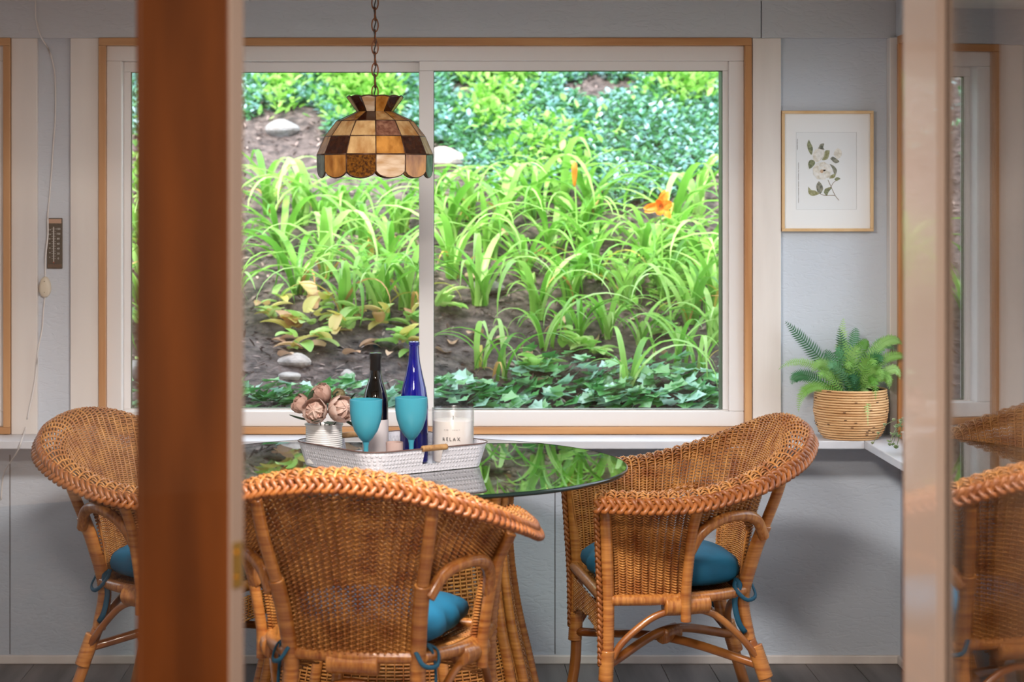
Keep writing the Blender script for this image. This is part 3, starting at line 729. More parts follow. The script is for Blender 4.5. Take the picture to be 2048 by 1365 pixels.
for (a, b, cu, L_, wd) in ((lp(622, 842, -.02), (-1, -.2, .02), .5, .062, .012), (lp(650, 845, -.04), (.3, -.7, -.2), .5, .05, .012), (lp(680, 840, -.02), (1, -.3, -.35), -.4, .066, .012), (lp(690, 830, .01), (1, .2, -.1), .3, .055, .011),
                           (lp(620, 812, -.02), (.3, -.3, .9), .3, .045, .012), (lp(665, 812, -.01), (.5, -.3, .8), .4, .045, .012), (lp(640, 842, -.05), (-.3, -.8, -.15), .4, .045, .013), (lp(690, 812, .01), (.8, -.1, .7), .3, .045, .010)):
    m = MB(); petal(m, a, b, (0, 0, 1), L_, wd, cu); m.build('leaf', M['darkleaf'], pp, smooth=True)
for (u, v) in ((640, 845), (650, 848), (660, 846), (672, 845)):
    m = MB(); m.tube([lp(u, v, 0), lp(648, 875, 0)], .0015, 6); m.build('stem', M['darkleaf'], pp)
m = MB()
for u, v in ((640, 768), (634, 776), (648, 775), (641, 783)):
    m.tube([lp(643, 800, .01), lp(u, v, .01)], .0006, 4)
    m.lathe([(0, -.002), (.0022, 0), (0, .002)], 6, tuple(lp(u, v, .01)))
m.build('berry_sprig', pmat('brown_berry', '#5a4a35', .7), pp)

# ---------------- pendant lamp ----------------
LX, LY = X(750, 5.8), 5.8
lampo = empty('pendant_lamp', (LX, LY, 0)); tag(lampo, 'brown and amber stained glass pendant lamp hanging on a copper chain', 'pendant lamp')
zc = lambda v: Z(v, 5.8)
gm = {
 'c': translucent_mat('cream_amber_swirl_glass', '#b5824a', .35, .15, col2='#e6c48d', scale=30, stretch=(1, 1, .35)),
 'a': translucent_mat('honey_amber_glass', '#94591c', .35, .15, col2='#d79a4c', scale=32, stretch=(1, 1, .5)),
 'd': translucent_mat('dark_brown_glass', '#2b1109', .15, .12, col2='#40200f', scale=60),
 'm': translucent_mat('mottled_brown_glass', '#3a1c05', .25, .15, col2='#7d4c10', scale=160),
 's': translucent_mat('pale_swirl_glass', '#c69f74', .35, .15, col2='#ead6bd', scale=14, stretch=(1, 1, 4)),
 'p': translucent_mat('mauve_mottled_glass', '#6f4434', .3, .15, col2='#a1745c', scale=70),
 'g': translucent_mat('grey_green_glass', '#4c5f4a', .4, .15, col2='#7d917c', scale=30)}
NP = 12
rings = [(.047, zc(224)), (.104, zc(243.5)), (.136, zc(274)), (.157, zc(310)), (.156, zc(352))]
crown = [(.047, zc(224)), (.076, zc(195))]
a0 = -PI/2+.04
def pt_(r, z, k, fr=0.0): 
    a = a0+2*PI*(k+fr)/NP; return Vector((r*math.cos(a), r*math.sin(a), z))
cols = {0: 'sdapdcsacdas', 1: 'cpcaccpcaccp', 2: 'adcdacadccda', 3: 'msagcmsagcam', 'crown': 'adcadacdacdc'}
frontmap = {0: {-2: 'a', -1: 'd', 0: 'c', 1: 'a'}, 1: {-2: 'c', -1: 'c', 0: 'p', 1: 'c', 2: 'a'}, 2: {-3: 'a', -2: 'd', -1: 'c', 0: 'a', 1: 'd', 2: 'c'}, 3: {-3: 'g', -2: 'a', -1: 'm', 0: 's', 1: 'a', 2: 'g'}, 'crown': {-3: 'c', -2: 'd', -1: 's', 0: 'a', 1: 'd', 2: 'c'}}
came = MB(); cr_ = .0022
def panel(mats, pts, thick=.003):
    cen = sum(pts, Vector())/len(pts); nrm = (pts[1]-pts[0]).cross(pts[2]-pts[0]).normalized()
    if nrm.dot(Vector((cen.x, cen.y, 0))) < 0: nrm = -nrm
    n = len(pts); V = [p-nrm*thick/2 for p in pts]+[p+nrm*thick/2 for p in pts]
    f = [tuple(range(n-1, -1, -1)), tuple(range(n, 2*n))]+[(i, (i+1) % n, n+(i+1) % n, n+i) for i in range(n)]
    MB().add(V, f).build('glass_panel', mats, lampo)
for r_i in range(4):
    (ra, za), (rb, zb_) = rings[r_i], rings[r_i+1]
    for k in range(NP):
        kk = k if k < NP/2 else k-NP
        c_ = frontmap[r_i].get(kk, cols[r_i][k])
        A, B = pt_(ra, za, k), pt_(ra, za, k+1); C_, D_ = pt_(rb, zb_, k+1), pt_(rb, zb_, k)
        if r_i < 3: pts = [A, B, C_, D_]
        else:
            low = []
            for q in np.linspace(0, 1, 9):
                p = C_+(D_-C_)*q; low.append(p+Vector((0, 0, .012-.017*math.sin(PI*q)**.6)))
            pts = [A, B]+low
        panel(gm[c_], pts)
        if r_i < 3: came.tube([A, B], cr_, 6)
        else:
            came.tube([A, B], cr_*1.2, 6); came.tube([tuple(p) for p in low], cr_*.8, 6)
        came.tube([A, D_ if r_i < 3 else low[-1]], cr_, 6)
        if r_i == 2: pass
for k in range(NP):
    kk = k if k < NP/2 else k-NP
    A, B = pt_(crown[0][0], crown[0][1], k), pt_(crown[0][0], crown[0][1], k+1); C_, D_ = pt_(crown[1][0], crown[1][1], k+1), pt_(crown[1][0], crown[1][1], k)
    low = [C_+(D_-C_)*q+Vector((0, 0, .003*math.sin(PI*q))) for q in np.linspace(0, 1, 6)]
    panel(gm[frontmap['crown'].get(kk, cols['crown'][k])], [A, B]+low)
    came.tube([A, D_], cr_, 6); came.tube([tuple(p) for p in low], cr_, 6); came.tube([A, B], cr_*1.3, 6)
came.build('leaded_came', M['bronze'], lampo, smooth=True)
MB().lathe([(0, zc(221)), (.030, zc(221)), (.030, zc(224)), (.012, zc(226)), (.010, zc(236)), (.017, zc(238)), (.017, zc(262)), (0, zc(262))], 24).build('lamp_socket', M['bronze'], lampo, angle=40)
MB().lathe([(0, zc(220)), (.01, zc(218)), (.004, zc(190)), (0, zc(190))], 16).build('hanging_loop', M['chain'], lampo, smooth=True)
z = zc(198); pitch = .0305; k = 0
pts_ = []
for i in range(20):
    a = 2*PI*i/20; pts_.append((.0088*math.cos(a), 0, .0185*math.sin(a)))
lk = MB().tube(pts_, .0018, 6, closed=True).build('chain_link', M['chain'], lampo, smooth=True)
while z < zt-.03:
    o = lk if k == 0 else lk.copy()
    if k: COL.objects.link(o)
    o.location = (0, 0, z+.0185); o.rotation_euler = (0, 0, .15 if k % 2 == 0 else PI/2+.15); z += pitch; k += 1
m = MB(); m.tube(spline([(0, 0, zc(215))]+[(.003*(-1)**q, .003*(-1)**(q//2), zc(215)+.03*q) for q in range(1, 12)]+[(0, 0, zt-.02)], 60), .0016, 6); m.build('lamp_cord', M['black'], lampo)
MB().lathe([(0, zt-.03), (.02, zt-.03), (.05, zt-.012), (.055, zt-.0085), (0, zt-.0085)], 32).build('ceiling_canopy', M['chain'], lampo, smooth=True)

# ---------------- framed print ----------------
px0, px1, pz0, pz1 = X(1561), X(1748)-.006, Z(463), Z(222)
PY = D-.024
fr = empty('framed_print', ((px0+px1)/2, D-.002, (pz0+pz1)/2), math.radians(.0)); tag(fr, 'pale wood framed white camellia print on the blue wall above the fern', 'picture')
w2, h2 = (px1-px0)/2, (pz1-pz0)/2
M['pale'] = wood_mat('pale_ash_frame', '#d2ab78', '#e2c295', 'z', .4, 20)
t_ = .0095
for a in ((-w2, w2, -h2, -h2+t_), (-w2, w2, h2-t_, h2), (-w2, -w2+t_, -h2+t_, h2-t_), (w2-t_, w2, -h2+t_, h2-t_)):
    MB().box(a[0], a[1], -.024, 0, a[2], a[3], .0015).build('frame_rail', M['pale'], fr)
wi0, wi1, hi0, hi1 = X(1591)-fr.location.x, X(1711)-fr.location.x, Z(419)-fr.location.z, Z(265)-fr.location.z
M['mat'] = pmat('white_mat_board', '#eef1f3', .7); M['paper'] = pmat('white_print_paper', '#e9edf0', .7)
m = MB(); yb, yf_ = -.0105, -.0125
for a in ((-w2+t_, w2-t_, -h2+t_, hi0), (-w2+t_, w2-t_, hi1, h2-t_), (-w2+t_, wi0, hi0, hi1), (wi1, w2-t_, hi0, hi1)): m.box(a[0], a[1], yf_, yb, a[2], a[3])
m.build('mat_board', M['mat'], fr)
pa = MB().box(-w2+t_, w2-t_, yb, -.006, -h2+t_, h2-t_).build('print_paper', M['paper'], fr)
m = MB(); e_ = .0007
for a in ((wi0, wi1, hi0-e_, hi0), (wi0, wi1, hi1, hi1+e_), (wi0-e_, wi0, hi0, hi1), (wi1, wi1+e_, hi0, hi1)): m.box(a[0], a[1], yf_-.0002, yf_, a[2], a[3])
m.build('mat_bevel', pmat('mat_bevel_grey', '#b9bcbd', .8), fr)
def PX(x, y):   # coordinates of the zoomed crop (scale 5.057, origin 1550,210)
    return (X(1550+x/5.057)-fr.location.x, Z(210+y/5.057)-fr.location.z)
yp = yb-.0003
def flatleaf(pts, mat, name, dy=0, stem=None):
    K = spline([(*PX(*p), 0) for p in pts+[pts[0]]], 40)[:-1]
    m = MB(); m.prism([(a[0], a[1]) for a in K], yp-.0003-dy, yp-dy); return m.build(name, mat, pa)
ml = [pmat('olive_ink', '#6a7058', .8, col2='#9aa07c', scale=160), pmat('grey_green_ink', '#60665c', .8, col2='#a3a292', scale=150), pmat('ochre_green_ink', '#86855a', .8, col2='#a9ab88', scale=160)]
for i, L_ in enumerate([[(335, 352), (318, 400), (330, 460), (362, 505), (375, 440), (352, 385)], [(430, 440), (450, 400), (488, 393), (480, 430), (490, 455)], [(545, 460), (500, 465), (490, 515), (470, 558), (520, 550), (540, 505)],
                        [(340, 650), (328, 600), (345, 560), (380, 560), (398, 590), (370, 630)], [(542, 596), (590, 620), (618, 665), (598, 715), (575, 650)], [(540, 745), (560, 712), (602, 700), (590, 738)],
                        [(592, 750), (620, 732), (652, 748), (612, 770)], [(435, 770), (410, 820), (425, 885), (455, 895), (478, 850), (465, 805)], [(330, 828), (332, 890), (370, 920), (438, 900), (400, 868), (360, 860)],
                        [(485, 885), (500, 850), (550, 832), (562, 845), (535, 880), (515, 918)], [(550, 545), (575, 525), (620, 550), (640, 575), (600, 590)]]):
    flatleaf(L_, ml[i % 3], 'printed_leaf', .0002*(i % 2))
mp1 = pmat('white_petal_ink', '#dcdcd6', .8, col2='#f0efec', scale=120); mp2 = pmat('cream_petal_ink', '#cfcabd', .8, col2='#eceae2', scale=120); mp3 = pmat('blush_ink', '#c8a98c', .8)
for i in range(9):
    a = 2*PI*i/9; cx, cy = 470+62*math.cos(a), 668+60*math.sin(a)
    flatleaf([(cx+36*math.cos(a+q)*(1.05+.12*math.sin(q*3+i)), cy+36*math.sin(a+q)) for q in np.linspace(0, 2*PI, 7)[:-1]], (mp1, mp2)[i % 2], 'printed_petal', .0003+.0001*(i % 3))
for i in range(5):
    a = 2*PI*i/5+.4; cx, cy = 468+26*math.cos(a), 668+26*math.sin(a)
    flatleaf([(cx+26*math.cos(q), cy+24*math.sin(q)) for q in np.linspace(0, 2*PI, 7)[:-1]], (mp2, mp1)[i % 2], 'printed_petal', .0007+.0001*(i % 2))
flatleaf([(465+18*math.cos(q), 672+18*math.sin(q)) for q in np.linspace(0, 2*PI, 7)[:-1]], mp3, 'printed_petal', .001)
flatleaf([(375, 500), (400, 455), (450, 440), (490, 470), (480, 530), (430, 575), (385, 565)], mp2, 'printed_petal', .0002)
flatleaf([(400, 500), (430, 460), (475, 460), (478, 520), (430, 560)], mp1, 'printed_petal', .0004)
flatleaf([(585, 500), (600, 460), (630, 440), (665, 470), (660, 520), (620, 545)], mp2, 'printed_petal', .0002)
m = MB()
for P_ in ([(528, 760), (560, 830), (600, 915), (640, 965)], [(560, 830), (580, 790), (605, 770)], [(600, 915), (540, 915), (490, 915), (440, 895)], [(560, 830), (530, 850)]):
    K = spline([(*PX(*p), 0) for p in P_], 10); m.tube([(a[0], yp-.0006, a[1]) for a in K], .0007, 4)
m.build('printed_stem', pmat('brown_stem_ink', '#8d7a62', .8), pa)
for cx, cy, w_ in ((220, 400, .034), (230, 790, .125)):
    ox, oz = PX(cx, cy); m = MB()
    for a, b in marks(w_, .0022, cx): m.add([(ox-.0007, yp-.0004, oz+a), (ox+.0007, yp-.0004, oz+a), (ox+.0007, yp-.0004, oz+b), (ox-.0007, yp-.0004, oz+b)], [(0, 1, 2, 3)])
    m.build('small_print', M['inkl'], pa)

# ---------------- fern in basket on the sill ----------------
FX, FY = 1.322, 6.598; fz = zs
fe = empty('potted_fern', (FX, FY, fz)); tag(fe, 'green fern in a coiled rattan basket on the window ledge corner', 'plant')
def br(s): return float(np.interp(s, [0, .1, .3, .55, .8, 1], [.080, .094, .106, .1125, .1115, .107]))
nr = 20; bh = .155; m = MB()
for i in range(nr):
    s_ = (i+.5)/nr; rr = br(s_); ph = random.random()*6
    m.tube([((rr+.0006*math.sin(3*a+ph))*math.cos(a), (rr+.0006*math.sin(3*a+ph))*math.sin(a), s_*bh) for a in np.linspace(0, 2*PI, 56, endpoint=False)], bh/nr*.47, 6, closed=True)
m.build('basket_coil', pmat('striped_rattan_coil', '#b98450', .45, col2='#dfb583', scale=12, stretch=(1, 1, 12), contrast=(.25, .6)), fe, smooth=True)
MB().lathe([(0, .003), (.078, .003), (.088, .02), (.101, .06), (.105, .15), (.100, .15), (.098, .11), (0, .11)], 40).build('pot_liner', pmat('dark_liner', '#2a1a10', .9), fe, smooth=True)
MB().lathe([(.1, .112), (.07, .126), (0, .132)], 32).build('soil', pmat('dark_potting_soil', '#241a14', .95, col2='#3a2c20', scale=90, bump=.6), fe)
m = MB()
for i in range(46):
    a = random.uniform(0, 2*PI); s_ = (random.randrange(nr)+.5)/nr; r = br(s_)+bh/nr*.42
    m.box(-.004, .004, -.0015, .0015, -.0012, .0012)
    for q in range(8):
        p = m.v[-8+q]; ca, sa = math.cos(a), math.sin(a); m.v[-8+q] = (r*ca-p[0]*sa+p[1]*ca, r*sa+p[0]*ca+p[1]*sa, s_*bh+p[2])
m.build('coil_knots', pmat('dark_cane_knots', '#4a2a14', .6), fe)
fm = [leaf_mat('fresh_fern_green', ['#5a9a3a', '#86bb58', '#aed884'], .35), leaf_mat('deep_fern_green', ['#2b5a3c', '#4a8a58', '#7fb487'], .25), leaf_mat('pale_fern_green', ['#86b862', '#a8d480', '#cbe8a4'], .35)]
def frond(p0, p1, p2, L, mat, npair=30, roll=0, side=None):
    npair = max(8, int(((Vector(p1)-Vector(p0)).length+(Vector(p2)-Vector(p1)).length)/.0100)); m = MB(); P = [((1-t)**2)*Vector(p0)+2*t*(1-t)*Vector(p1)+t*t*Vector(p2) for t in [q/(npair+5) for q in range(npair+6)]]
    m.tube(P, [.0016*(1-.7*i/len(P)) for i in range(len(P))], 5)
    for i in range(3, len(P)-1):
        t = i/(len(P)-1); T_ = (P[i+1]-P[i-1]).normalized(); up = Vector((random.uniform(-.25, .25), -1, .45)); s = T_.cross(up)
        s = s.normalized() if s.length > .05 else Vector((1, 0, 0)); n_ = s.cross(T_).normalized()
        if roll: 
            q = Matrix.Rotation(roll, 3, T_); s = q@s; n_ = q@n_
        l = L*(math.sin(PI*(.12+.86*t))**.75)*random.uniform(.9, 1.08); wd = min(.0052, l*.22)
        for sg in (-1, 1):
            l *= 1.12; wd = min(.0040, l*.2)
            d = (s*sg+T_*.38-n_*.18).normalized(); c0 = P[i]; 
            w_ = T_*wd
            m.add([c0-w_*.5, c0+w_*.7, c0+d*l*.55+w_*.75+n_*.001, c0+d*l+T_*wd*.6-n_*l*.12, c0+d*l*.5-w_*.55], [(0, 1, 2, 4), (4, 2, 3)])
    return m.build('frond', mat, fe)
def fl_(u, v, dy=0):
    y = FY+dy; return Vector((X(u, y)-FX, dy, Z(v, y)-fz))
FR = [((1570, 643), .04, (1630, 700), 1, .030), ((1557, 740), .0, (1610, 690), 2, .018), ((1597, 824), -.07, (1600, 735), 0, .022), ((1584, 770), -.02, (1590, 720), 1, .026),
      ((1687, 636), .05, (1680, 700), 2, .024), ((1678, 655), .02, (1690, 720), 1, .028), ((1712, 655), .05, (1705, 700), 1, .030), ((1805, 690), -.02, (1770, 640), 2, .024),
      ((1790, 700), .0, (1750, 645), 1, .026), ((1818, 720), -.04, (1775, 680), 0, .022), ((1800, 760), -.05, (1800, 700), 2, .020), ((1736, 852), -.14, (1735, 740), 2, .019),
      ((1751, 800), -.12, (1755, 710), 0, .024), ((1778, 780), -.07, (1790, 715), 0, .022), ((1640, 760), -.11, (1640, 715), 0, .024), ((1700, 740), -.12, (1690, 690), 0, .030),
      ((1720, 700), -.09, (1700, 680), 2, .030), ((1750, 735), -.12, (1740, 680), 0, .030), ((1670, 700), -.07, (1680, 690), 1, .028), ((1660, 740), -.10, (1660, 700), 1, .028),
      ((1735, 680), .03, (1715, 690), 0, .030), ((1765, 725), -.06, (1750, 685), 1, .028), ((1650, 700), .03, (1670, 720), 1, .024), ((1710, 770), -.13, (1700, 715), 1, .026), ((1765, 760), -.10, (1760, 700), 0, .026),
      ((1690, 680), -.05, (1695, 720), 2, .026), ((1625, 745), -.06, (1640, 690), 0, .026)]
for i, (tp, dy, mid, mi, L_) in enumerate(FR):
    b0 = fl_(1704+random.uniform(-22, 22), 790, -.03+random.uniform(-.03, .03)); b0.z = .125
    frond(b0, fl_(mid[0], mid[1], dy*.55), fl_(tp[0], tp[1], dy), L_*.88, fm[mi], npair=30 if i < 14 else 22)

# little trailing plant further along the right ledge
tp_ = empty('trailing_plant', (1.43, 6.18, zs)); tag(tp_, 'small potted creeper on the right ledge, mostly behind the open door', 'plant')
MB().lathe([(0, 0), (.035, 0), (.042, .06), (.045, .065), (.040, .065), (.036, .055), (0, .055)], 28).build('small_pot', pmat('white_small_pot', '#d8cfc6', .5), tp_, angle=40)
mm = leaf_mat('creeper_green', ['#5f7a4a', '#8fa06f', '#b39a86'], .3)
for i in range(12):
    a = random.uniform(1.2, 5.2); r = random.uniform(.06, .13); m = MB()
    K = spline([(0, 0, .055), (.03*math.cos(a), .03*math.sin(a), .10), (r*.7*math.cos(a), r*.7*math.sin(a)*1.2, .085), (min(r*math.cos(a), .04), r*math.sin(a)*1.4, random.uniform(.02, .05))], 14); m.tube(K, .0008, 4)
    for q in range(3, 14, 2):
        for s_ in (-1, 1):
            petal(m, K[q], (math.sin(a)*s_, -math.cos(a)*s_, .3), (0, 0, 1), .013, .005, .4, 3)
    m.build('trailing_stem', mm, tp_)

# ---------------- thermometer, cord and switch on the left wall ----------------
th = empty('wall_thermometer', (X(110), D-.0005, Z(487))); tag(th, 'dark green wall thermometer screwed between the white window boards', 'thermometer')
hw_, hh_ = .0245, .080
MB().box(-hw_, hw_, -.006, 0, -hh_, hh_, .002).build('thermometer_plate', pmat('dark_green_plate', '#101a18', .5), th)
MB().box(-hw_+.003, hw_-.003, -.0075, -.0055, hh_-.017, hh_-.003, .001).build('name_plate', pmat('copper_name_plate', '#b99480', .4, metal=.3), th)
m = MB()
for k in range(11): m.tube([(-hw_+.005+k*.0040, -.007, -hh_+.004), (-hw_+.005+k*.0040, -.007, -hh_+.014)], .0013, 6)
m.build('ribbed_guard', pmat('ribbed_copper_guard', '#6e5449', .4, metal=.5), th)
m = MB(); m.tube([(-.003, -.0085, -.058), (-.003, -.0085, .052)], .0018, 8); m.build('glass_tube', pmat('silver_tube', '#c4c0bc', .25), th, smooth=True)
MB().lathe([(0, -.004), (.0035, 0), (0, .004)], 10, (-.003, -.0085, -.060)).build('red_bulb', pmat('red_bulb', '#8c2a1e', .3), th)
mi_ = pmat('white_scale_ink', '#d5d8d5', .6); m = MB()
for k in range(13):
    z = -.048+k*.0078; m.box(-.0095, -.0055, -.0064, -.006, z-.0004, z+.0004); m.box(-.0005, .0035, -.0064, -.006, z-.0004, z+.0004)
m.build('scale_marks', mi_, th)
for k, s_ in enumerate(('0', '20', '40', '60', '80', '100', '120')):
    v, f = text_mesh(s_, .0085); m = MB(); m.add([(p.x+.0115, -.0064, -.048+k*.0156+p.y) for p in v], f); m.build('lettering', mi_, th)
    v, f = text_mesh(s_, .0055); m = MB(); m.add([(p.x-.0155, -.0064, -.044+k*.0145+p.y) for p in v], f); m.build('lettering', mi_, th)
cordpts = [(75, 0), (76, 40), (86, 75), (98, 100), (108, 135), (111, 170), (111, 235), (107, 290), (103, 350), (99, 400), (97, 432), (97, 470), (93, 508), (91, 535), (91, 560)]
pm_c = pmat('painted_white_cord', '#4a4440', .5, col2='#dcd8d6', scale=30, stretch=(1, 1, .4), contrast=(.28, .40))
cd_ = empty('cord', (0, 0, 0)); tag(cd_, 'painted electric cord with inline switch running down the wall past the thermometer', 'cord')
def cy(u, v): return D-.035 if v < 77 else (D-.012 if 430 < v < 530 else D-.004)
m = MB(); K = spline([(X(u), cy(u, v), Z(v)) for u, v in cordpts], 90); m.tube(K, .0026, 7); m.build('upper_cord', pm_c, cd_, smooth=True)
low_ = [(90, 592, .006), (87, 620, .006), (84, 660, .006), (76, 700, .026), (70, 760, .028), (58, 820, .028), (50, 860, .03), (44, 880, .202), (34, 905, .20), (14, 935, .10), (6, 955, .01), (2, 1000, .005)]
m = MB(); K = spline([(X(u, D-d_), D-d_, Z(v, D-d_)) for u, v, d_ in low_], 90); m.tube(K, .0024, 7); m.build('lower_cord', pm_c, cd_, smooth=True)
m = MB(); V = []; nn_ = 28
for j, (k_, yy) in enumerate(((1, 0), (1, -.010), (.88, -.016), (.55, -.0185))):
    for i in range(nn_):
        a = 2*PI*i/nn_; V.append((X(91)+.0185*k_*math.cos(a)*(1-.12*math.sin(a)), D-.001+yy, Z(574)+.033*k_*math.sin(a)))
Fc = [(j*nn_+i, (j+1)*nn_+i, (j+1)*nn_+(i+1) % nn_, j*nn_+(i+1) % nn_) for j in range(3) for i in range(nn_)]+[tuple(3*nn_+i for i in range(nn_))]
m.add(V, [f[::-1] if len(f) == 4 else f for f in Fc]); sw = m.build('inline_switch', pmat('ivory_switch', '#d9cdb8', .4), cd_, smooth=True)
m = MB()
for z in (.018, -.016): m.lathe([(0, -.0015), (.0022, -.001), (0, .0015)], 8, (X(91), D-.020, Z(574)+z))
m.build('switch_screw', pmat('brass_screw', '#6d6234', .5), sw)

# ---------------- garden ----------------
def gz(x, y):
    s = np.maximum(np.asarray(y, float)-7.05, 0); base = .66+.375*s+.012*s*s*(s > 0)
    return base+.035*np.sin(x*1.9+y*1.3)+.03*np.sin(x*3.7-y*2.1)+.012*np.sin(x*9.1+y*7.7)
nx, ny = 150, 130; gx = np.linspace(-7, 9, nx); gy = np.linspace(6.86, 17, ny)
XX, YY = np.meshgrid(gx, gy); ZZ = gz(XX, YY)+rng.normal(0, .006, XX.shape)
V = np.stack([XX, YY, ZZ], -1).reshape(-1, 3); id_ = np.arange(nx*ny).reshape(ny, nx)
Fg = np.stack([id_[:-1, :-1], id_[:-1, 1:], id_[1:, 1:], id_[1:, :-1]], -1).reshape(-1, 4)
M['soil'] = pmat('dark_mulch_soil', '#352e2f', .95, col2='#7a6b67', scale=26, bump=1.0, bscale=60, bdist=.02, contrast=(.3, .7), detail=8)
g1 = npmesh('garden_bank', V, Fg, M['soil'], smooth=True); tag(g1, kind='structure')
g2 = MB(); g2.box(XR+.125, 14, -1.8, 7.9, .2, .62); g2.box(-14, XL-.125, -1.8, 7.9, .2, .62); tag(g2.build('garden_side_ground', M['soil']), kind='structure')
def hit(u, v):
    a, b = 7.0, 16.0; k = (V0-v)/F; x_ = (u-U0)/F
    y = a
    for _ in range(400):
        if H+k*y < gz(x_*y, y): break
        y += .02
    return x_*y, y
def to_px(x, y, z): return U0+x*F/y, V0-(z-H)*F/y
# ---- vinca carpet (uncountable): dense small leaves
def in_vinca(u, v):
    n = 26*np.sin(u*.021)+18*np.sin(u*.047+1)+12*np.sin(v*.05+u*.03)
    low = np.where(u < 520, 255, np.where(u < 660, 205+(u-520)*.1, np.where(u < 840, 265, np.where(u < 980, 300, 372))))
    ok = v < low+n
    bare = ((np.abs(u-575) < 62+14*np.sin(v*.06)) & (v > 225)) | ((np.abs(u-1195) < 70) & (np.abs(v-172) < 22+8*np.sin(u*.07))) | ((np.abs(u-925) < 26) & (np.abs(v-172) < 16))
    return ok & ~bare
def leafcloud(name, pts, nrm_tilt, size, mat, lab, cat, aspect=.55, lift=(.0, .05)):
    n = len(pts); x, y = pts[:, 0], pts[:, 1]; z = gz(x, y)+rng.uniform(lift[0], lift[1], n)
    a = rng.uniform(0, 2*PI, n); el = rng.normal(nrm_tilt, .35, n); L = rng.uniform(size*.7, size*1.3, n)
    d = np.stack([np.cos(a)*np.cos(el), np.sin(a)*np.cos(el), np.sin(el)], -1)
    s = np.stack([-np.sin(a), np.cos(a), rng.normal(0, .3, n)], -1); s /= np.linalg.norm(s, axis=1, keepdims=True)
    P = np.stack([x, y, z], -1); W_ = (L*aspect/2)[:, None]; L = L[:, None]; up = np.cross(d, s); up *= np.sign(up[:, 2:3]); fold = up*W_*.35
    vs_ = np.stack([P, P+d*L*.35+s*W_+fold, P+d*L*.75+s*W_*.75+fold, P+d*L, P+d*L*.75-s*W_*.75+fold, P+d*L*.35-s*W_+fold], 1)
    b = (np.arange(n)*6)[:, None]; f = np.concatenate([b+np.array([[0, 1, 2, 3]]), b+np.array([[0, 3, 4, 5]])], 1).reshape(-1, 4)
    r = np.repeat(np.clip(rng.beta(1.6, 1.6, n), 0, 1), 2)
    o = npmesh(name, vs_.reshape(-1, 3), f, mat, rnd=r); tag(o, lab, cat, kind='stuff'); return o
N0 = 170000; cx_ = np.concatenate([rng.uniform(-1.9, 1.9, N0), rng.uniform(-4, 6, 30000)]); cy_ = np.concatenate([rng.uniform(8.6, 12.2, N0), rng.uniform(8.6, 15, 30000)])
uu, vv = to_px(cx_, cy_, gz(cx_, cy_)+.03); k_ = (in_vinca(uu, vv) | (uu < 200) & (vv < 300) | (uu > 1500) & (vv < 320)) 
vin = np.stack([cx_, cy_], -1)[k_][:150000]; ns_ = 9000; vin = np.concatenate([vin, np.stack([rng.uniform(XR+.3, 6, ns_), rng.uniform(3.75, 7, ns_)], -1), np.stack([rng.uniform(2.0, 7.5, 24000), rng.uniform(7, 13, 24000)], -1)])
M['vinca'] = leaf_mat('blue_green_vinca_leaf', ['#295a2e', '#4d8a4c', '#6fae78', '#9fcdd4', '#d4edf7'], .25, .3, attr=True, spec=.8)
leafcloud('ground_cover', vin, .3, .036, M['vinca'], 'carpet of small blue green periwinkle leaves on the upper bank', 'ground cover')
M['weed'] = leaf_mat('bright_weed_leaf', ['#4c8a2c', '#79b545', '#a5d36a', '#c9e48e'], .4, .45, attr=True)
pts = []
for (u, v, ru, rv, n) in ((730, 215, 80, 45, 900), (1010, 165, 90, 25, 700), (990, 235, 60, 50, 500), (1370, 190, 80, 40, 500), (700, 180, 60, 30, 400), (1090, 320, 120, 60, 600), (290, 420, 40, 140, 350), (1350, 560, 100, 80, 500), (560, 200, 40, 40, 300)):
    for _ in range(n):
        x_, y_ = None, None; a = random.gauss(u, ru*.5); b = random.gauss(v, rv*.5)
        x_, y_ = hit(a, min(max(b, 100), 790)); pts.append((x_, y_))
leafcloud('weed_patch', np.array(pts), .5, .05, M['weed'], 'scattered bright yellow green weed leaves among the ground cover', 'weeds', .5, (0, .10))
# mulch chips (uncountable)
n = 26000; x_ = rng.uniform(-3.0, 4.2, n); y_ = rng.uniform(7.0, 12.5, n)
leafcloud('mulch_chips', np.stack([x_, y_], -1), .05, .035, leaf_mat('mulch_chip', ['#3a3234', '#5d504e', '#7d6c68', '#a08a84', '#b9a59c'], 0, .9, attr=True), 'dark wood mulch chips scattered over the bank', 'mulch', .3, (.0, .012))

# ---- daylily clumps: each leaf its own part
LM = [leaf_mat('daylily_leaf', ['#4c8c2c', '#76b444', '#a2d268', '#cdea9c'], .4, .4), leaf_mat('yellowing_leaf', ['#a9b04a', '#d3c65c', '#e0b070', '#c98d5c'], .35, .55)]
def blade(L, arch, w, mat, bend=0):
    m = MB(); n_ = 11; V = []
    for i in range(n_+1):
        t = i/n_; th = math.radians(84)-arch*t**1.35*math.radians(150)
        if i == 0: p = Vector((0, 0, 0))
        else: p = p+Vector((math.cos(th), bend*t*.25, math.sin(th)))*(L/n_)
        ww = w*(.55+.45*math.sin(PI*min(1, t*1.15+.08)))*(1-t**5)+.0004; tn = Vector((math.cos(th), 0, math.sin(th))); nn = Vector((-tn.z, 0, tn.x))
        V += [p+Vector((0, ww, 0))+nn*ww*.4, p, p+Vector((0, -ww, 0))+nn*ww*.4]
    f = []
    for i in range(n_):
        a = i*3; f += [(a, a+1, a+4, a+3), (a+1, a+2, a+5, a+4)]
    m.add(V, f); me = bpy.data.meshes.new('blade'); me.from_pydata(m.v, [], m.f); me.polygons.foreach_set('use_smooth', [True]*len(m.f)); me.materials.append(mat); return me
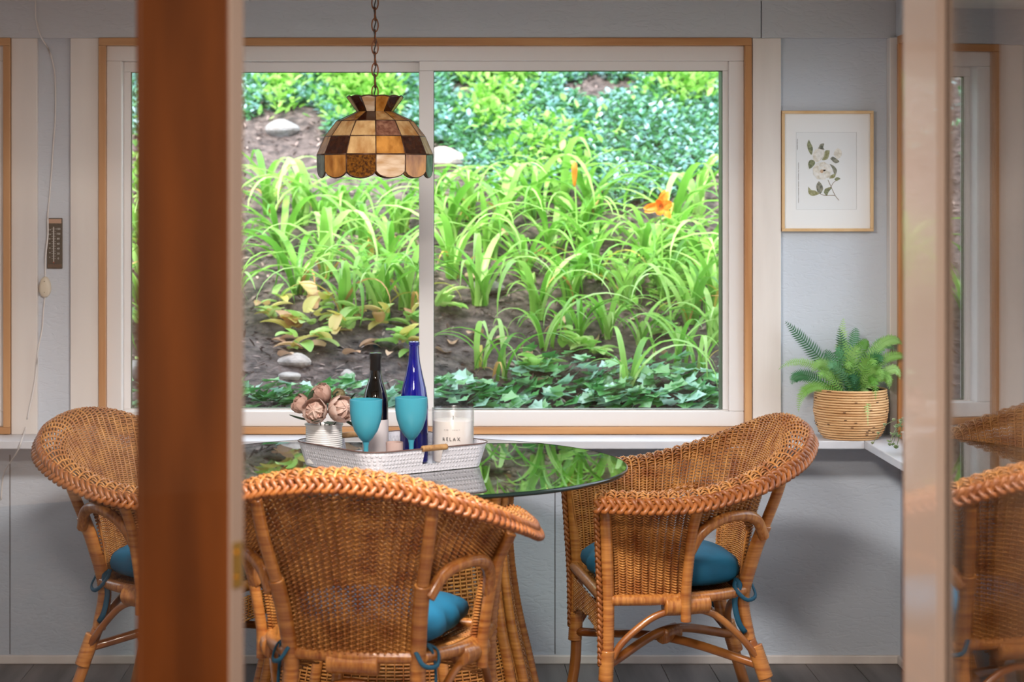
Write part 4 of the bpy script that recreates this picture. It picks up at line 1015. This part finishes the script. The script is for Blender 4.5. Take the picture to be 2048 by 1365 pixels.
BL = [blade(random.uniform(.46, .74), random.uniform(.75, 1.45), random.uniform(.0115, .0175), LM[0], random.uniform(-1, 1)) for _ in range(16)]
BY = [blade(random.uniform(.25, .42), random.uniform(.9, 1.3), .009, LM[1], random.uniform(-1, 1)) for _ in range(4)]
clumps = [(560, 520), (600, 590), (655, 560), (650, 480), (705, 470), (735, 520), (770, 560), (800, 470), (815, 620), (745, 610), (690, 640), (540, 430), (600, 450), (300, 520), (285, 610), (310, 690), (765, 640),
          (900, 490), (935, 440), (980, 520), (1010, 460), (905, 560), (960, 610), (1050, 560), (1075, 640), (1100, 520), (1140, 610), (1160, 500), (1190, 560), (1210, 680), (1250, 620), (1280, 700), (1290, 540), (1330, 600), (1360, 520),
          (1380, 650), (1420, 560), (1430, 690), (1120, 430), (1180, 440), (1390, 430), (1345, 480), (1000, 760), (960, 740), (1260, 790), (1360, 740), (1060, 440), (870, 430), (1440, 620), (1095, 700), (1150, 690), (1400, 745),
          (1560, 560), (1640, 620), (1720, 560), (120, 560), (40, 640), (420, 560), (400, 470), (450, 640), (350, 600)]
lilies = []
for i, (u, v) in enumerate(clumps):
    x_, y_ = hit(u, v); z_ = float(gz(x_, y_)); c = empty('daylily_clump', (x_, y_, z_-.005)); lilies.append((u, v, c))
    nl = 13 if v < 700 else 7; sc0 = 1.0 if v < 660 else .72
    for q in range(nl):
        yel = random.random() < .10; o = bpy.data.objects.new('leaf', random.choice(BY if yel else BL)); COL.objects.link(o); o.parent = c
        o.rotation_euler = (random.uniform(-.1, .1), random.uniform(-.12, .12), 2*PI*q/nl+random.uniform(-.35, .35)); s_ = sc0*random.uniform(.65, 1.05); o.scale = (s_, s_, s_)
        o.location = (random.uniform(-.025, .025), random.uniform(-.025, .025), 0)
ORD = ['leftmost', 'second', 'third', 'fourth', 'fifth', 'sixth', 'seventh', 'eighth', 'ninth', 'tenth', 'eleventh', 'twelfth', 'thirteenth', 'fourteenth', 'fifteenth']
def row_labels(items, noun, cat, group, cuts, names):
    rows = {}
    for u, v, c in items:
        area_ = 'left window strip' if u < 480 else ('left pane' if u < 850 else ('right pane' if u < 1500 else 'side garden'))
        rw_ = names[sum(v >= q for q in cuts)]; rows.setdefault((area_, rw_), []).append((u, c))
    for (ar, rw_), L in rows.items():
        L.sort(key=lambda q: q[0])
        for k, (u, c) in enumerate(L):
            if len(L) == 1: t = '%s, the only one in the %s row of the %s' % (noun, rw_, ar)
            elif k == len(L)-1: t = '%s, rightmost in the %s row of the %s' % (noun, rw_, ar)
            else: t = '%s, %s in the %s row of the %s' % (noun, ORD[k]+('' if k == 0 else ' from left'), rw_, ar)
            tag(c, t, cat, group)
row_labels(lilies, 'daylily clump', 'plant', 'daylily clumps on the bank', (475, 535, 595, 655, 720), ['top', 'upper', 'middle', 'lower', 'bottom', 'front'])
# flowers
def petal_flower(name, u, v, top_h, closed, lab):
    y = hit(u, v+215)[1]; x_ = X(u, y); z_ = Z(v, y); g0 = float(gz(x_, y)); e = empty(name, (x_, y, g0)); tag(e, lab, 'flower')
    h_ = z_-g0; m = MB(); m.tube(spline([(0, 0, 0), (.01, .01, h_*.5), (0, 0, h_)], 10), .003, 6); m.build('flower_stalk', LM[0], e, smooth=True)
    om = translucent_mat('orange_petal', '#e8841a', .4, .5, col2='#f6a93c', scale=40)
    if closed:
        m = MB(); m.lathe([(0, -.045), (.006, -.035), (.010, 0), (.012, .03), (.008, .05), (0, .055)], 8, (0, 0, h_)); m.build('flower_bud', om, e, smooth=True)
    else:
        for i in range(11):
            a = 2*PI*i/11*1.9; m = MB(); tl = .5+.5*(i % 2)
            petal(m, (0, 0, h_), (math.cos(a), -.35-.25*(i % 3), math.sin(a)), (0, -1, .1), .045+.02*tl, .015, -.7 if i % 2 else .6); m.build('petal', om, e, smooth=True)
petal_flower('daylily_flower', 1320, 412, .4, False, 'open orange double daylily bloom at the right of the window view')
petal_flower('daylily_flower', 1149, 352, .4, True, 'closed orange daylily bud on a tall stalk, left of the open bloom')
# ---- broad leaves (hosta like, yellowing) and weeds as countable plants
def broad(L, w, bend):
    m = MB(); petal(m, (0, 0, 0), (1, 0, .5), (0, 0, 1), L, w, -bend, 6); me = bpy.data.meshes.new('broad_leaf'); me.from_pydata(m.v, [], m.f)
    me.polygons.foreach_set('use_smooth', [True]*len(m.f)); return me
HM = [leaf_mat('broad_leaf_green', ['#8fc95a', '#aedb78', '#c8e895', '#dcec9a'], .35), leaf_mat('broad_leaf_yellow', ['#d9cf5c', '#ead98a', '#e2b58a', '#cf9468'], .3), leaf_mat('dry_leaf', ['#b98d70', '#d9b394', '#e6c7ab', '#a5765c'], .2, .8)]
HB = []
for k in range(3):
    row = []
    for q in range(4):
        me = broad(random.uniform(.07, .12), random.uniform(.022, .034), random.uniform(.4, 1.3)); me.materials.append(HM[k]); row.append(me)
    HB.append(row)
hosta = [(545, 640), (580, 665), (625, 655), (660, 690), (700, 665), (720, 640), (765, 650), (800, 690), (830, 655), (590, 700), (640, 620), (560, 610), (820, 700), (280, 660), (295, 740), (1130, 690), (1160, 700), (1190, 710), (1320, 680), (1335, 665), (1060, 745), (1085, 750), (1250, 560), (1120, 560), (885, 620), (1140, 470), (1190, 480)]
hnames = []
for i, (u, v) in enumerate(hosta):
    x_, y_ = hit(u, v+10); e = empty('broad_leaf_plant', (x_, y_, float(gz(x_, y_))+.0)); nl = random.randint(6, 9)
    yellow = u < 850 and u > 500
    for q in range(nl):
        k = (1 if random.random() < .45 else 0) if yellow else 0
        o = bpy.data.objects.new('leaf', random.choice(HB[k])); COL.objects.link(o); o.parent = e; s_ = random.uniform(.7, 1.1); o.scale = (s_, s_, s_)
        o.rotation_euler = (0, random.uniform(-.7, .3), random.uniform(0, 2*PI)); o.location = (random.uniform(-.03, .03), random.uniform(-.03, .03), random.uniform(.01, .07))
    hnames.append((u, v, e))
row_labels(hnames, 'broad leaved plant', 'plant', 'broad leaved plants on the bank', (600, 652, 685), ['top', 'middle', 'lower', 'bottom'])
# fallen leaves
fallen = [(905, 700), (890, 712), (690, 720), (650, 705), (760, 690), (780, 715), (1060, 720), (1190, 690), (560, 720), (600, 690), (930, 560), (1010, 590), (1120, 640), (640, 600), (700, 610), (1015, 480), (1080, 780), (1330, 720), (990, 690), (1270, 650), (730, 700), (545, 690), (820, 720), (960, 680), (1230, 740)]
fl2 = []
for i, (u, v) in enumerate(fallen):
    x_, y_ = hit(u, v); o = bpy.data.objects.new('fallen_leaf', random.choice(HB[2])); COL.objects.link(o); o.location = (x_, y_, float(gz(x_, y_))+.012); o.rotation_euler = (random.uniform(-.5, .5), random.uniform(-.2, .5), random.uniform(0, 6)); s_ = random.uniform(.6, 1.0); o.scale = (s_, s_, s_)
    fl2.append((u, v, o))
row_labels(fl2, 'dry peach fallen leaf', 'leaf', 'fallen leaves on the soil', (600, 685, 705), ['top', 'middle', 'lower', 'bottom'])
# rocks
def rock(u, v, r, fl, lab, col='#b3a9a6'):
    x_, y_ = hit(u, v); bm = bmesh.new(); bmesh.ops.create_icosphere(bm, subdivisions=3, radius=r); sd = random.random()*9
    for q in bm.verts:
        p = q.co; k = 1+.22*math.sin(p.x*31/r*.06+sd)+.14*math.sin(p.y*50/r*.06+sd*2)+.12*math.sin(p.z*60/r*.06+sd)+.05*math.sin((p.x+p.y)*4/r+sd); q.co = (p.x*k, p.y*k*.8, p.z*k*fl)
    me = bpy.data.meshes.new('rock'); bm.to_mesh(me); bm.free(); me.materials.append(pmat('grey_rock', col, .85, col2='#8d8684', scale=18, bump=.8, bscale=40, bdist=.01)); o = link('rock', me); o.location = (x_, y_, float(gz(x_, y_))+r*fl*.25); o.rotation_euler = (0, 0, random.uniform(0, 3))
    tag(o, lab, 'rock')
rock(568, 268, .07, .6, 'grey rock in the bare mulch on the upper left of the bank', '#9b9a9e')
rock(890, 335, .11, .55, 'large pale rock just right of the pendant lamp', '#c3b4ab')
rock(900, 358, .035, .4, 'small white stone below the large pale rock', '#f0f0f0')
rock(588, 728, .055, .5, 'flat pinkish rock behind the peonies', '#c5b8b2')
rock(580, 762, .05, .4, 'lower flat rock just above the peonies', '#b8b0ac')
rock(692, 760, .028, .8, 'small round pale stone left of the black bottle neck', '#c8bdb8')
rock(268, 752, .05, .9, 'grey rock beside the brown door stile, low in the window', '#a9a6a6')
rock(1270, 150, .04, .5, 'white stone at the top of the right pane', '#e6e6e6')
rock(975, 580, .07, .4, 'dark flat rock in the soil of the right pane', '#7d7673')
# ---- ivy at the foot of the bank
def ivy_leaf():
    pts_ = [(0, 0), (.35, .42), (.10, .62), (.55, .60), (.75, .95 * .4), (1.05, 0)]
    right = [(0, 0), (-.05, .38), (.28, .33), (.42, .62), (.62, .34), (1, 0)]; V = [(x*.05, y*.05, .10*.05*abs(y)*2) for x, y in right]+[(x*.05, -y*.05, .10*.05*abs(y)*2) for x, y in right[1:-1]]
    V.append((.45*.05, 0, 0)); c = len(V)-1
    f = [(0, c, 1), (1, c, 2), (2, c, 3), (3, c, 4), (4, c, 5), (0, 6, c), (6, 7, c), (7, 8, c), (8, 9, c), (9, 5, c)]
    f = [q[::-1] for q in f]; me = bpy.data.meshes.new('ivy_leaf'); me.from_pydata(V, [], f); return me
IM = leaf_mat('ivy_leaf_green', ['#37743f', '#589c55', '#86c07a', '#a8d6c0', '#c6e6e2'], .2, .28, spec=.8)
IL = ivy_leaf(); IL.materials.append(IM)
def ivy_dens(u):
    return 745 if u > 1040 else (778 if u > 870 else (790 if u > 640 else 800))
patch_defs = [('low ivy patch along the bottom of the right pane', 870, 1160, 100), ('dense ivy patch at the lower right corner of the window', 1160, 1445, 150), ('ivy patch behind the bottles at the bottom of the left pane', 500, 850, 90), ('sparse ivy in the leftmost strip of the window', 235, 500, 40)]
for lab, ua, ub, n in patch_defs:
    x_, y_ = hit((ua+ub)/2, 800); root = empty('ivy_patch', (x_, y_, float(gz(x_, y_)))); tag(root, lab, 'ivy'); k = 0
    while k < n*1.9:
        u = random.uniform(ua, ub); v = random.uniform(ivy_dens(u)-(10*math.sin(u*.03)), 838)
        if random.random() > .35+.65*(v-735)/90: continue
        a, b = hit(u, v); o = bpy.data.objects.new('ivy_leaf', IL); COL.objects.link(o); o.parent = root
        o.location = (a-x_, b-y_, float(gz(a, b))+random.uniform(.02, .07)-float(gz(x_, y_))); s_ = random.uniform(.7, 1.35); o.scale = (s_, s_, s_)
        o.rotation_euler = (random.uniform(-.3, .8), random.uniform(-.35, .35), random.uniform(-2.8, -.3)); k += 1
